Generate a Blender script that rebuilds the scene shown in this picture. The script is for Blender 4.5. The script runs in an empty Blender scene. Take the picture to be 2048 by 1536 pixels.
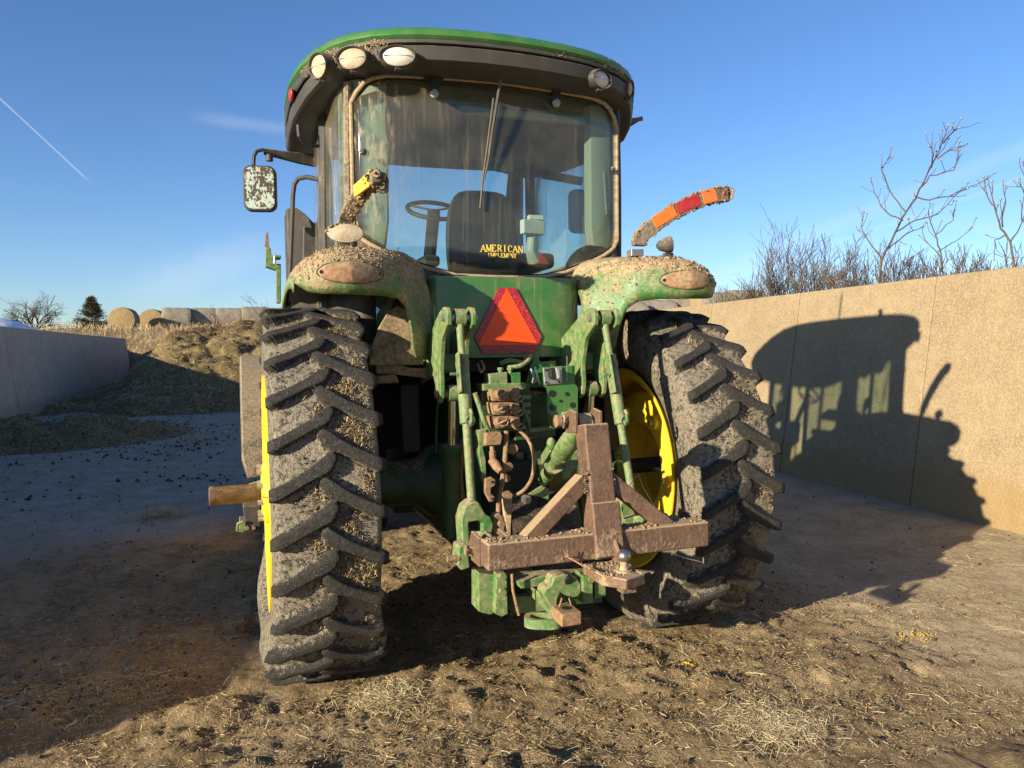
import bpy, math, random
import numpy as np
from mathutils import Vector, Matrix
rnd = random.Random(7)
rng = np.random.default_rng(11)
scene = bpy.context.scene
col = scene.collection
PI = math.pi

# ------------------------------------------------------------------ camera
CAM = np.array([-1.3255, -4.0929, 1.6465])
YAW, PIT, ROLL = [math.radians(a) for a in (19.521, -2.647, -0.723)]
FPX = 1489.9
_fw = np.array([math.sin(YAW)*math.cos(PIT), math.cos(YAW)*math.cos(PIT), math.sin(PIT)])
_r0 = np.array([math.cos(YAW), -math.sin(YAW), 0.0])
_u0 = np.cross(_r0, _fw)
_R = _r0*math.cos(ROLL)+_u0*math.sin(ROLL)
_U = -_r0*math.sin(ROLL)+_u0*math.cos(ROLL)
cd = bpy.data.cameras.new('camera'); cam = bpy.data.objects.new('camera', cd); col.objects.link(cam)
cd.sensor_width = 36.0; cd.sensor_fit = 'HORIZONTAL'; cd.lens = FPX/2048*36
cd.clip_start = 0.05; cd.clip_end = 2000
cam.matrix_world = Matrix(((_R[0], _U[0], -_fw[0], CAM[0]), (_R[1], _U[1], -_fw[1], CAM[1]), (_R[2], _U[2], -_fw[2], CAM[2]), (0, 0, 0, 1)))
scene.camera = cam
def ray(px, py):
    v = _fw+_R*(px-1024)/FPX+_U*(768-py)/FPX
    return v
def P(px, py, Y=None, X=None, Z=None, D=None):
    """point of the place seen at photo pixel, on a given plane"""
    v = ray(px, py)
    if Y is not None: t = (Y-CAM[1])/v[1]
    elif X is not None: t = (X-CAM[0])/v[0]
    elif Z is not None: t = (Z-CAM[2])/v[2]
    else: t = D
    return Vector(CAM+v*t)

# ------------------------------------------------------------------ light
SUN_AZ, SUN_EL = 65.5, 15.0          # direction the light travels, from +Y towards +X; elevation
az = math.radians(SUN_AZ); el = math.radians(SUN_EL)
sd = bpy.data.lights.new('sun', 'SUN'); sd.energy = 5.0; sd.angle = math.radians(0.55); sd.color = (1.0, 0.88, 0.67)
sun = bpy.data.objects.new('sun', sd); col.objects.link(sun)
ldir = Vector((math.sin(az)*math.cos(el), math.cos(az)*math.cos(el), -math.sin(el)))
sun.rotation_euler = ldir.to_track_quat('-Z', 'Y').to_euler(); sun.location = (-20, -12, 12)
scene.view_settings.view_transform = 'Standard'; scene.view_settings.look = 'None'
scene.view_settings.exposure = 1.08; scene.view_settings.gamma = 1.0
scene.view_settings.use_curve_mapping = False

world = bpy.data.worlds.new('World'); scene.world = world; world.use_nodes = True
SKY_STRENGTH = 0.07

# ------------------------------------------------------------------ node helpers
class NT:
    def __init__(s, tree): s.t = tree; s.n = tree.nodes; s.l = tree.links
    def node(s, typ, **kw):
        n = s.n.new(typ)
        for k, v in kw.items(): setattr(n, k, v)
        return n
    def set(s, sock, v):
        if v is None: return
        if isinstance(v, bpy.types.NodeSocket): s.l.new(v, sock)
        else:
            if sock.type == 'RGBA' and len(v) == 3: v = (*v, 1)
            sock.default_value = v
    def math(s, op, a, b=None, c=None, clamp=False):
        n = s.node('ShaderNodeMath', operation=op, use_clamp=clamp)
        s.set(n.inputs[0], a); s.set(n.inputs[1], b); s.set(n.inputs[2], c)
        return n.outputs[0]
    def vmath(s, op, a, b=None, scale=None):
        n = s.node('ShaderNodeVectorMath', operation=op)
        s.set(n.inputs[0], a)
        if b is not None: s.set(n.inputs[1], b)
        if scale is not None: s.set(n.inputs['Scale'], scale)
        return n.outputs['Value'] if op in ('DOT_PRODUCT', 'LENGTH', 'DISTANCE') else n.outputs[0]
    def mix(s, fac, a, b, blend='MIX'):
        n = s.node('ShaderNodeMix', data_type='RGBA', blend_type=blend)
        s.set(n.inputs[0], fac); s.set(n.inputs[6], a); s.set(n.inputs[7], b)
        return n.outputs[2]
    def mixf(s, fac, a, b):
        n = s.node('ShaderNodeMix', data_type='FLOAT')
        s.set(n.inputs[0], fac); s.set(n.inputs[2], a); s.set(n.inputs[3], b)
        return n.outputs[0]
    def ramp(s, v, lo, hi, smooth=True):
        n = s.node('ShaderNodeMapRange', interpolation_type='SMOOTHSTEP' if smooth else 'LINEAR')
        s.set(n.inputs[0], v); n.inputs[1].default_value = lo; n.inputs[2].default_value = hi
        return n.outputs[0]
    def noise(s, vec, scale, detail=3, rough=0.55, dist=0.0, color=False):
        n = s.node('ShaderNodeTexNoise')
        s.set(n.inputs['Vector'], vec); n.inputs['Scale'].default_value = scale
        n.inputs['Detail'].default_value = detail; n.inputs['Roughness'].default_value = rough
        n.inputs['Distortion'].default_value = dist
        return n.outputs[1] if color else n.outputs[0]
    def vor(s, vec, scale, feature='F1'):
        n = s.node('ShaderNodeTexVoronoi', feature=feature)
        s.set(n.inputs['Vector'], vec); n.inputs['Scale'].default_value = scale
        return n
    def mapv(s, vec, scale=(1, 1, 1), rot=(0, 0, 0)):
        n = s.node('ShaderNodeMapping')
        s.set(n.inputs[0], vec); n.inputs['Scale'].default_value = scale; n.inputs['Rotation'].default_value = rot
        return n.outputs[0]
    def bump(s, h, dist, strength=1.0, normal=None):
        n = s.node('ShaderNodeBump')
        n.inputs['Strength'].default_value = strength; n.inputs['Distance'].default_value = dist
        s.set(n.inputs['Height'], h)
        if normal is not None: s.set(n.inputs['Normal'], normal)
        return n.outputs[0]

def new_mat(name):
    m = bpy.data.materials.new(name); m.use_nodes = True
    for n in list(m.node_tree.nodes): m.node_tree.nodes.remove(n)
    T = NT(m.node_tree)
    out = T.node('ShaderNodeOutputMaterial'); b = T.node('ShaderNodeBsdfPrincipled')
    T.l.new(b.outputs[0], out.inputs[0])
    return m, T, b, out
def pos(T): return T.node('ShaderNodeNewGeometry').outputs['Position']
def nrm(T):
    g = T.node('ShaderNodeNewGeometry')
    return g.outputs['Normal']

DUST = (0.36, 0.255, 0.145)
MUD = (0.235, 0.155, 0.085)
def mat_dirty(name, base, rough=0.45, metal=0.0, up=0.5, cover=0.25, speck=0.2, streak=0.0, dust=DUST, spec=0.5, var=0.25, bumpd=0.004, coat=0.0, patch_scale=7.0, soft=0.16):
    """painted / plastic / steel surface with a skin of dried farm mud: more on upward faces"""
    m, T, b, out = new_mat(name)
    p = pos(T)
    sep = T.node('ShaderNodeSeparateXYZ'); T.l.new(nrm(T), sep.inputs[0])
    n1 = T.noise(p, patch_scale, 5, 0.62)
    n2 = T.noise(p, 55, 4, 0.6)
    n3 = T.noise(p, 260, 2, 0.5)
    upf = T.math('MULTIPLY', T.math('MAXIMUM', sep.outputs[2], 0.0), up)
    d = T.math('ADD', T.math('ADD', T.math('MULTIPLY', n1, 0.9), T.math('MULTIPLY', n2, 0.45)), upf)
    th = 1.16-cover*1.0
    f1 = T.ramp(d, th-soft, th+soft)
    f2 = T.math('MULTIPLY', T.ramp(n3, 0.74-0.22*speck, 0.80-0.2*speck), min(1, speck*3.0))
    f = T.math('MAXIMUM', f1, f2)
    if streak > 0:
        st = T.noise(T.mapv(p, (38, 38, 1.3)), 1.0, 4, 0.6)
        f = T.math('MAXIMUM', f, T.math('MULTIPLY', T.ramp(st, 0.66-0.2*streak, 0.82-0.1*streak), 0.75))
    film = T.math('MULTIPLY', T.ramp(n1, 0.30, 0.75), 0.10+0.35*cover)
    c0 = T.mix(T.math('MULTIPLY', n2, var), base, tuple(x*0.45 for x in base))
    c0 = T.mix(film, c0, dust)
    dc = T.mix(T.ramp(n2, 0.3, 0.7), tuple(x*0.62 for x in dust), tuple(min(1, x*1.12) for x in dust))
    T.set(b.inputs['Base Color'], T.mix(f, c0, dc))
    T.set(b.inputs['Roughness'], T.mixf(f, T.mixf(film, rough, 0.8), 0.92))
    T.set(b.inputs['Metallic'], T.mixf(f, metal, 0.0))
    b.inputs['Specular IOR Level'].default_value = spec
    if coat: b.inputs['Coat Weight'].default_value = coat
    h = T.math('ADD', T.math('MULTIPLY', f, T.math('ADD', 0.35, n2)), T.math('MULTIPLY', n3, 0.25))
    T.set(b.inputs['Normal'], T.bump(h, bumpd, 0.7))
    return m
def mat_plain(name, base, rough=0.5, metal=0.0, var=0.3, scale=20, bumpd=0.0, spec=0.5, c2=None):
    m, T, b, out = new_mat(name)
    p = pos(T); n = T.noise(p, scale, 5, 0.6)
    T.set(b.inputs['Base Color'], T.mix(T.ramp(n, 0.3, 0.72), base, c2 or tuple(x*(1-var) for x in base)))
    b.inputs['Roughness'].default_value = rough; b.inputs['Metallic'].default_value = metal
    b.inputs['Specular IOR Level'].default_value = spec
    if bumpd: T.set(b.inputs['Normal'], T.bump(n, bumpd, 0.8))
    return m

M = {}
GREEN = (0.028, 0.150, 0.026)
M['green'] = mat_dirty('green_paint', GREEN, 0.33, 0, up=0.35, cover=0.12, speck=0.25, streak=0.12, bumpd=0.002, coat=0.3)
M['green_roof'] = mat_dirty('green_roof_paint', GREEN, 0.3, 0, up=0.12, cover=0.14, speck=0.5, bumpd=0.002, coat=0.3)
M['green_streak'] = mat_dirty('green_paint_streaked', GREEN, 0.33, 0, up=0.65, cover=0.24, speck=0.35, streak=0.62, bumpd=0.002, coat=0.3, soft=0.22)
M['green_fender'] = mat_dirty('green_paint_muddy', GREEN, 0.35, 0, up=0.62, cover=0.38, speck=0.5, streak=0.45, bumpd=0.004, coat=0.2, soft=0.26)
M['green_fender_l'] = mat_dirty('green_paint_caked', GREEN, 0.4, 0, up=0.5, cover=0.43, speck=0.7, streak=0.2, bumpd=0.005, soft=0.24)
M['green_mud'] = mat_dirty('green_cast_muddy', (0.035, 0.165, 0.03), 0.45, 0, up=0.40, cover=0.36, speck=0.4, streak=0.2, bumpd=0.002, patch_scale=24, soft=0.42, dust=(0.33, 0.26, 0.15))
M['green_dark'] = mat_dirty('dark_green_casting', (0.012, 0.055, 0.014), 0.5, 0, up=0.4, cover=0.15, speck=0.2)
M['brown_mud'] = mat_dirty('mud_caked_steel', (0.10, 0.06, 0.035), 0.8, 0, up=0.3, cover=0.7, speck=0.4, dust=(0.27, 0.165, 0.085), bumpd=0.004, patch_scale=14)
M['yellow'] = mat_dirty('yellow_paint', (0.86, 0.58, 0.025), 0.35, 0, up=0.2, cover=0.12, speck=0.3, streak=0.1, coat=0.2, var=0.1)
M['black'] = mat_dirty('black_plastic', (0.018, 0.018, 0.018), 0.55, 0, up=0.4, cover=0.12, speck=0.35, dust=(0.26, 0.2, 0.13))
M['black_roof'] = mat_dirty('weathered_black_plastic', (0.040, 0.037, 0.033), 0.6, 0, up=0.35, cover=0.06, speck=0.3, dust=(0.22, 0.17, 0.11), soft=0.3)
M['black_dusty'] = mat_dirty('dusty_black_plastic', (0.035, 0.032, 0.028), 0.6, 0, up=0.35, cover=0.28, speck=0.5, dust=(0.22, 0.17, 0.11), streak=0.3)
M['black_soft'] = mat_plain('black_rubber', (0.012, 0.012, 0.012), 0.6)
M['black_mud'] = mat_dirty('mud_splashed_black_plastic', (0.03, 0.028, 0.025), 0.6, 0, up=0.3, cover=0.55, speck=0.7, dust=(0.26, 0.195, 0.125), streak=0.2)
M['dark'] = mat_dirty('dark_machinery', (0.012, 0.013, 0.011), 0.7, 0, up=0.4, cover=0.12, speck=0.2, dust=(0.12, 0.08, 0.05))
M['chrome'] = mat_plain('polished_rod', (0.75, 0.75, 0.75), 0.12, 1.0, var=0.1)
M['zinc'] = mat_dirty('zinc_plated_steel', (0.45, 0.44, 0.42), 0.4, 0.8, up=0.3, cover=0.2, speck=0.3)
M['ball'] = mat_dirty('worn_steel_ball', (0.33, 0.33, 0.33), 0.3, 0.9, up=0.0, cover=0.24, speck=0.4, patch_scale=40, bumpd=0.001)
M['seal'] = mat_dirty('dust_covered_rubber_seal', (0.05, 0.045, 0.035), 0.8, 0, up=0.3, cover=0.75, speck=0.4, dust=(0.40, 0.29, 0.17), bumpd=0.001)
M['liner_dust'] = mat_dirty('dust_coated_plastic', (0.06, 0.05, 0.035), 0.8, 0, up=0.3, cover=0.62, speck=0.8, streak=0.5, dust=(0.30, 0.22, 0.13), soft=0.25)
M['axle'] = mat_dirty('muddy_axle_steel', (0.085, 0.058, 0.042), 0.55, 0.2, up=0.3, cover=0.28, speck=0.5, dust=(0.26, 0.18, 0.11), patch_scale=18, soft=0.25)
M['mud'] = mat_plain('dried_mud', (0.36, 0.26, 0.155), 0.95, 0, scale=35, bumpd=0.006, spec=0.2, c2=(0.20, 0.135, 0.075))
M['mud_dark'] = mat_plain('damp_manure', (0.10, 0.068, 0.036), 0.95, 0, scale=40, bumpd=0.006, spec=0.2, c2=(0.045, 0.029, 0.016))
M['rust'] = None
def mat_rust():
    m, T, b, out = new_mat('rusty_square_tube')
    p = pos(T); sep = T.node('ShaderNodeSeparateXYZ'); T.l.new(nrm(T), sep.inputs[0])
    n1 = T.noise(p, 9, 5, 0.65); n2 = T.noise(p, 70, 4, 0.6); n3 = T.noise(T.mapv(p, (60, 60, 6)), 1, 4, 0.6)
    c = T.mix(T.ramp(n1, 0.35, 0.7), (0.135, 0.076, 0.046), (0.072, 0.042, 0.028))
    c = T.mix(T.math('MULTIPLY', T.ramp(n2, 0.45, 0.7), 0.6), c, (0.20, 0.118, 0.070))
    c = T.mix(T.math('MULTIPLY', T.ramp(n3, 0.55, 0.75), 0.3), c, (0.28, 0.215, 0.15))
    upf = T.math('MULTIPLY', T.math('MAXIMUM', sep.outputs[2], 0), 0.75)
    low = T.node('ShaderNodeSeparateXYZ'); T.l.new(p, low.inputs[0])
    lowf = T.math('MULTIPLY', T.ramp(low.outputs[2], 1.05, 0.80), 0.32)
    d = T.math('ADD', T.math('ADD', T.math('ADD', T.math('MULTIPLY', n1, 0.7), T.math('MULTIPLY', n2, 0.35)), upf), lowf)
    f = T.ramp(d, 0.80, 1.02)
    T.set(b.inputs['Base Color'], T.mix(f, c, T.mix(n2, (0.40, 0.28, 0.16), (0.24, 0.16, 0.09))))
    T.set(b.inputs['Roughness'], T.mixf(f, 0.62, 0.95)); b.inputs['Metallic'].default_value = 0.0
    T.set(b.inputs['Normal'], T.bump(T.math('ADD', n2, f), 0.004, 0.7))
    return m
M['rust'] = mat_rust()
def mat_lens(name, c, rough=0.25, cover=0.3, speck=0.4, dust=DUST):
    return mat_dirty(name, c, rough, 0, up=0.3, cover=cover, speck=speck, dust=dust, var=0.2, bumpd=0.002, patch_scale=18)
M['amber'] = mat_lens('amber_reflector', (0.95, 0.19, 0.015), cover=0.02, speck=0.15)
M['amber2'] = mat_lens('amber_lamp_lens', (0.70, 0.17, 0.02), cover=0.2, speck=0.3)
M['red'] = mat_lens('red_reflector', (0.42, 0.012, 0.018), cover=0.08, speck=0.3)
M['tail'] = mat_lens('mud_covered_tail_lamp', (0.34, 0.060, 0.014), cover=0.60, speck=0.9, dust=(0.31, 0.205, 0.115))
M['lens'] = mat_lens('clear_lamp_lens', (0.62, 0.60, 0.52), 0.2, cover=0.15, speck=0.3)
M['lens_mud'] = mat_lens('mud_splashed_lamp_lens', (0.52, 0.46, 0.36), 0.5, cover=0.50, speck=0.8, dust=(0.44, 0.33, 0.20))
M['yellow_label'] = mat_lens('yellow_reflector', (0.95, 0.60, 0.02), cover=0.04, speck=0.4)
M['smv_orange'] = mat_plain('fluorescent_orange_sheet', (0.95, 0.075, 0.006), 0.5, var=0.05, scale=9)
M['post'] = mat_dirty('grey_cab_trim', (0.30, 0.33, 0.26), 0.7, 0, up=0.3, cover=0.15, speck=0.3, dust=(0.30, 0.27, 0.2))
M['seat'] = mat_dirty('seat_cloth', (0.018, 0.018, 0.017), 0.75, 0, up=0.4, cover=0.1, speck=0.25, dust=(0.18, 0.15, 0.1))
M['liner'] = mat_dirty('headliner', (0.05, 0.05, 0.045), 0.9, 0, up=0, cover=0.1, speck=0.1)
M['white_card'] = mat_plain('pale_grey_plastic', (0.55, 0.57, 0.53), 0.6, var=0.15)
M['gold'] = mat_plain('gold_decal', (0.85, 0.60, 0.10), 0.45, var=0.15)
M['grey_bag'] = mat_plain('grey_plastic', (0.30, 0.32, 0.30), 0.5, var=0.2)
def mat_smv_red():
    m, T, b, out = new_mat('red_retroreflective_border')
    p = pos(T)
    v = T.vor(T.mapv(p, (1, 0.2, 1)), 95)
    f = T.math('MULTIPLY', T.ramp(v.outputs['Distance'], 0.42, 0.25), 0.5)
    T.set(b.inputs['Base Color'], T.mix(f, (0.33, 0.010, 0.022), (0.72, 0.16, 0.13))); b.inputs['Roughness'].default_value = 0.3
    return m
M['smv_red'] = mat_smv_red()
def mat_glass(name, tint=(0.86, 0.93, 0.90), dirt=0.25, mudside=0.0):
    m, T, b, out = new_mat(name)
    T.n.remove(b)
    p = pos(T)
    tr = T.node('ShaderNodeBsdfTransparent'); tr.inputs[0].default_value = (*tint, 1)
    gl = T.node('ShaderNodeBsdfGlossy'); gl.inputs['Roughness'].default_value = 0.03; gl.inputs[0].default_value = (0.9, 0.95, 0.95, 1)
    lw = T.node('ShaderNodeLayerWeight'); lw.inputs[0].default_value = 0.5
    fr = T.math('MULTIPLY_ADD', T.math('POWER', lw.outputs['Facing'], 5.0), 0.9, 0.035)
    mx = T.node('ShaderNodeMixShader'); T.l.new(fr, mx.inputs[0]); T.l.new(tr.outputs[0], mx.inputs[1]); T.l.new(gl.outputs[0], mx.inputs[2])
    df = T.node('ShaderNodeBsdfDiffuse'); df.inputs[0].default_value = (0.40, 0.33, 0.22, 1)
    n1 = T.noise(p, 4, 4, 0.6); st = T.noise(T.mapv(p, (26, 26, 1.6)), 1, 5, 0.65); sp = T.noise(p, 170, 2, 0.5)
    f = T.math('MULTIPLY', T.math('ADD', T.ramp(n1, 0.2, 0.8), 0.25), dirt*0.5)
    f = T.math('ADD', f, T.math('MULTIPLY', T.ramp(st, 0.52, 0.78), dirt*0.9))
    f = T.math('ADD', f, T.math('MULTIPLY', T.ramp(sp, 0.70, 0.76), dirt*1.6))
    if mudside:
        sx = T.node('ShaderNodeSeparateXYZ'); T.l.new(p, sx.inputs[0])
        side = T.ramp(sx.outputs[0], -0.40, -0.78)
        blot = T.noise(T.mapv(p, (30, 30, 7)), 1, 5, 0.7)
        f = T.math('ADD', f, T.math('MULTIPLY', T.math('MULTIPLY', side, T.ramp(blot, 0.52, 0.66)), mudside))
    f = T.math('MINIMUM', f, 0.9)
    mx2 = T.node('ShaderNodeMixShader'); T.l.new(f, mx2.inputs[0]); T.l.new(mx.outputs[0], mx2.inputs[1]); T.l.new(df.outputs[0], mx2.inputs[2])
    T.l.new(mx2.outputs[0], out.inputs[0])
    return m
M['glass'] = mat_glass('dusty_tinted_glass', dirt=0.15, mudside=0.6)
M['glass_side'] = mat_glass('dirty_side_glass', dirt=0.30)
M['glass_front'] = mat_glass('windscreen_glass', (0.93, 0.96, 0.95), 0.05)
def mat_mirror():
    m, T, b, out = new_mat('mud_spotted_mirror')
    p = pos(T); n = T.noise(T.mapv(p, (1, 1, 0.7)), 62, 4, 0.65); n1 = T.noise(p, 9, 3, 0.5)
    f = T.ramp(T.math('ADD', T.math('MULTIPLY', n, 0.8), T.math('MULTIPLY', n1, 0.4)), 0.545, 0.62)
    T.set(b.inputs['Base Color'], T.mix(f, (0.48, 0.54, 0.44), (0.055, 0.04, 0.026)))
    T.set(b.inputs['Metallic'], T.mixf(f, 0.45, 0.0)); T.set(b.inputs['Roughness'], T.mixf(f, 0.4, 0.9))
    return m
M['mirror'] = mat_mirror()
def mat_rubber():
    m, T, b, out = new_mat('dusty_tyre_rubber')
    p = pos(T)
    at = T.node('ShaderNodeAttribute', attribute_name='lug'); lug = at.outputs['Fac']
    n1 = T.noise(p, 5, 4, 0.6); n2 = T.noise(p, 48, 6, 0.75); n3 = T.noise(p, 150, 4, 0.7); n4 = T.noise(p, 17, 4, 0.6)
    fib = T.noise(T.mapv(p, (170, 170, 45), (0.5, 0.3, 0.8)), 1, 4, 0.7); fib2 = T.noise(T.mapv(p, (45, 170, 170), (0.2, 0.7, 0.4)), 1, 4, 0.7)
    d = T.math('ADD', T.math('ADD', T.math('MULTIPLY', n1, 0.35), T.math('MULTIPLY', n4, 0.65)), T.math('MULTIPLY', lug, -0.40))
    f = T.math('MULTIPLY', T.ramp(T.math('ADD', d, T.math('MULTIPLY', T.math('SUBTRACT', n2, 0.5), 1.5)), 0.30, 0.60), 0.85)
    f2 = T.ramp(T.math('ADD', n3, T.math('MULTIPLY', lug, -0.05)), 0.56, 0.66)
    f3 = T.math('MULTIPLY', T.ramp(T.math('ADD', T.math('MAXIMUM', fib, fib2), T.math('MULTIPLY', lug, -0.07)), 0.575, 0.66), 0.85)
    c = T.mix(T.ramp(n2, 0.3, 0.7), (0.020, 0.019, 0.017), (0.058, 0.052, 0.043))
    c = T.mix(f, c, T.mix(T.ramp(n4, 0.35, 0.65), (0.44, 0.37, 0.27), (0.31, 0.26, 0.19)))
    c = T.mix(f3, c, (0.46, 0.38, 0.25))
    c = T.mix(T.math('MULTIPLY', f2, 0.85), c, (0.66, 0.60, 0.48))
    dk = T.ramp(T.noise(p, 95, 4, 0.7), 0.56, 0.68)
    c = T.mix(T.math('MULTIPLY', dk, 0.75), c, (0.03, 0.026, 0.02))
    T.set(b.inputs['Base Color'], c); b.inputs['Roughness'].default_value = 0.75; b.inputs['Specular IOR Level'].default_value = 0.35
    h = T.math('ADD', T.math('ADD', n2, T.math('MULTIPLY', n3, 0.7)), T.math('MULTIPLY', f2, 0.6))
    T.set(b.inputs['Normal'], T.bump(h, 0.016, 1.0))
    return m
M['rubber'] = mat_rubber()

# ------------------------------------------------------------------ numpy value noise
def _hash(ix, iy, seed):
    h = (ix.astype(np.int64)*374761393+iy.astype(np.int64)*668265263+seed*982451653) & 0x7fffffff
    h = ((h ^ (h >> 13))*1274126177) & 0x7fffffff
    h = h ^ (h >> 16)
    return (h & 0xffff)/65535.0
def vnoise(x, y, seed=0):
    ix = np.floor(x); iy = np.floor(y); fx = x-ix; fy = y-iy
    fx = fx*fx*(3-2*fx); fy = fy*fy*(3-2*fy)
    a = _hash(ix, iy, seed); b = _hash(ix+1, iy, seed); c = _hash(ix, iy+1, seed); d = _hash(ix+1, iy+1, seed)
    return (a*(1-fx)+b*fx)*(1-fy)+(c*(1-fx)+d*fx)*fy
def fbm(x, y, seed=0, octv=4, gain=0.5):
    s = 0; a = 1; t = 0
    for i in range(octv):
        s = s+a*vnoise(x*2**i, y*2**i, seed+i*17); t += a; a *= gain
    return s/t
def sstep(a, b, x):
    t = np.clip((x-a)/(b-a), 0, 1); return t*t*(3-2*t)

# ------------------------------------------------------------------ mesh builder
def V(*a): return Vector(a)
def basis(d):
    d = Vector(d).normalized()
    a = Vector((0, 0, 1)) if abs(d.z) < 0.9 else Vector((1, 0, 0))
    u = d.cross(a).normalized(); w = d.cross(u).normalized()
    return u, w
class MB:
    def __init__(s): s.v = []; s.f = []
    def add(s, vs, fs):
        o = len(s.v); s.v += [tuple(x) for x in vs]; s.f += [tuple(i+o for i in f) for f in fs]; return s
    def box(s, c, size, rot=None):
        c = Vector(c); h = Vector(size)/2
        vs = []
        for z in (-1, 1):
            for y in (-1, 1):
                for x in (-1, 1):
                    q = Vector((x*h.x, y*h.y, z*h.z))
                    if rot is not None: q = rot @ q
                    vs.append(c+q)
        return s.add(vs, [(0, 2, 3, 1), (4, 5, 7, 6), (0, 1, 5, 4), (2, 6, 7, 3), (0, 4, 6, 2), (1, 3, 7, 5)])
    def bar(s, p0, p1, w, h, up=(0, 0, 1)):
        """square bar from p0 to p1"""
        p0 = Vector(p0); p1 = Vector(p1); d = (p1-p0).normalized()
        r = d.cross(Vector(up)).normalized(); u = r.cross(d).normalized()
        vs = []
        for p in (p0, p1):
            for a, b_ in ((-1, -1), (1, -1), (1, 1), (-1, 1)): vs.append(p+r*(a*w/2)+u*(b_*h/2))
        return s.add(vs, [(3, 2, 1, 0), (4, 5, 6, 7), (0, 1, 5, 4), (1, 2, 6, 5), (2, 3, 7, 6), (3, 0, 4, 7)])
    def rings(s, rings, closed=True, cap0=True, cap1=True):
        n = len(rings[0]); vs = [p for r in rings for p in r]; fs = []
        for i in range(len(rings)-1):
            for j in range(n if closed else n-1):
                k = (j+1) % n
                fs.append((i*n+j, i*n+k, (i+1)*n+k, (i+1)*n+j))
        if closed and cap0: fs.append(tuple(reversed(range(n))))
        if closed and cap1: fs.append(tuple(range((len(rings)-1)*n, len(rings)*n)))
        return s.add(vs, fs)
    def cyl(s, p0, p1, r0, r1=None, n=16):
        r1 = r0 if r1 is None else r1
        p0 = Vector(p0); p1 = Vector(p1); u, w = basis(p1-p0)
        R = [[p+(u*math.cos(2*PI*i/n)+w*math.sin(2*PI*i/n))*r for i in range(n)] for p, r in ((p0, r0), (p1, r1))]
        return s.rings(R)
    def stack(s, p0, p1, prof, n=16):
        """cylinder of changing radius; prof = [(t, r), ...]"""
        p0 = Vector(p0); p1 = Vector(p1); u, w = basis(p1-p0)
        R = [[p0.lerp(p1, t)+(u*math.cos(2*PI*i/n)+w*math.sin(2*PI*i/n))*r for i in range(n)] for t, r in prof]
        return s.rings(R)
    def tube(s, pts, r, n=8, cap=True):
        pts = [Vector(p) for p in pts]; R = []
        u = None
        for i, p in enumerate(pts):
            d = (pts[min(i+1, len(pts)-1)]-pts[max(i-1, 0)])
            if d.length < 1e-9: d = Vector((0, 0, 1))
            d.normalize()
            if u is None: u, w = basis(d)
            else:
                u = (u-d*u.dot(d))
                if u.length < 1e-6: u, w = basis(d)
                u.normalize(); w = d.cross(u)
            rr = r[i] if isinstance(r, (list, tuple)) else r
            R.append([p+(u*math.cos(2*PI*j/n)+w*math.sin(2*PI*j/n))*rr for j in range(n)])
        return s.rings(R, True, cap, cap)
    def prism(s, poly, vec):
        poly = [Vector(p) for p in poly]; vec = Vector(vec); n = len(poly)
        nr = Vector((0, 0, 0))
        for i in range(n): nr += poly[i].cross(poly[(i+1) % n])
        if nr.dot(vec) > 0: poly = poly[::-1]
        vs = poly+[p+vec for p in poly]
        fs = [tuple(range(n)), tuple(reversed(range(n, 2*n)))]+[(i, i+n, (i+1) % n+n, (i+1) % n) for i in range(n)]
        return s.add(vs, fs)
    def ell(s, c, rad, nu=16, nv=10, rot=None):
        c = Vector(c); vs = []; fs = []
        for i in range(1, nv):
            a = PI*i/nv
            for j in range(nu):
                b_ = 2*PI*j/nu
                q = Vector((rad[0]*math.sin(a)*math.cos(b_), rad[1]*math.sin(a)*math.sin(b_), rad[2]*math.cos(a)))
                vs.append(c+(rot @ q if rot is not None else q))
        q = Vector((0, 0, rad[2])); q = rot @ q if rot is not None else q
        vs += [c+q, c-q]; t = len(vs)-2; bt = t+1
        for i in range(nv-2):
            for j in range(nu):
                k = (j+1) % nu; fs.append((i*nu+j, (i+1)*nu+j, (i+1)*nu+k, i*nu+k))
        for j in range(nu):
            k = (j+1) % nu; fs.append((t, j, k)); fs.append((bt, (nv-2)*nu+k, (nv-2)*nu+j))
        return s.add(vs, fs)
    def lathe(s, prof, origin, axis, n=32, closed=False):
        """prof = [(r, h), ...] along axis"""
        origin = Vector(origin); ax = Vector(axis).normalized(); u, w = basis(ax)
        R = [[origin+ax*h+(u*math.cos(2*PI*i/n)+w*math.sin(2*PI*i/n))*r for i in range(n)] for r, h in prof]
        return s.rings(R, True, not closed and prof[0][0] > 1e-6, not closed and prof[-1][0] > 1e-6)
    def grid(s, rows):
        n = len(rows[0]); vs = [p for r in rows for p in r]; fs = []
        for i in range(len(rows)-1):
            for j in range(n-1): fs.append((i*n+j, i*n+j+1, (i+1)*n+j+1, (i+1)*n+j))
        return s.add(vs, fs)
    def build(s, name, mat, parent=None, bevel=0.0, smooth=35, solid=0.0, subsurf=0, origin=None, seg=2):
        o_ = Vector(origin) if origin is not None else Vector((0, 0, 0))
        me = bpy.data.meshes.new(name)
        me.from_pydata([(v[0]-o_.x, v[1]-o_.y, v[2]-o_.z) for v in s.v], [], s.f)
        me.update()
        return link(name, me, mat, parent, bevel, smooth, solid, subsurf, o_, seg)
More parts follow.
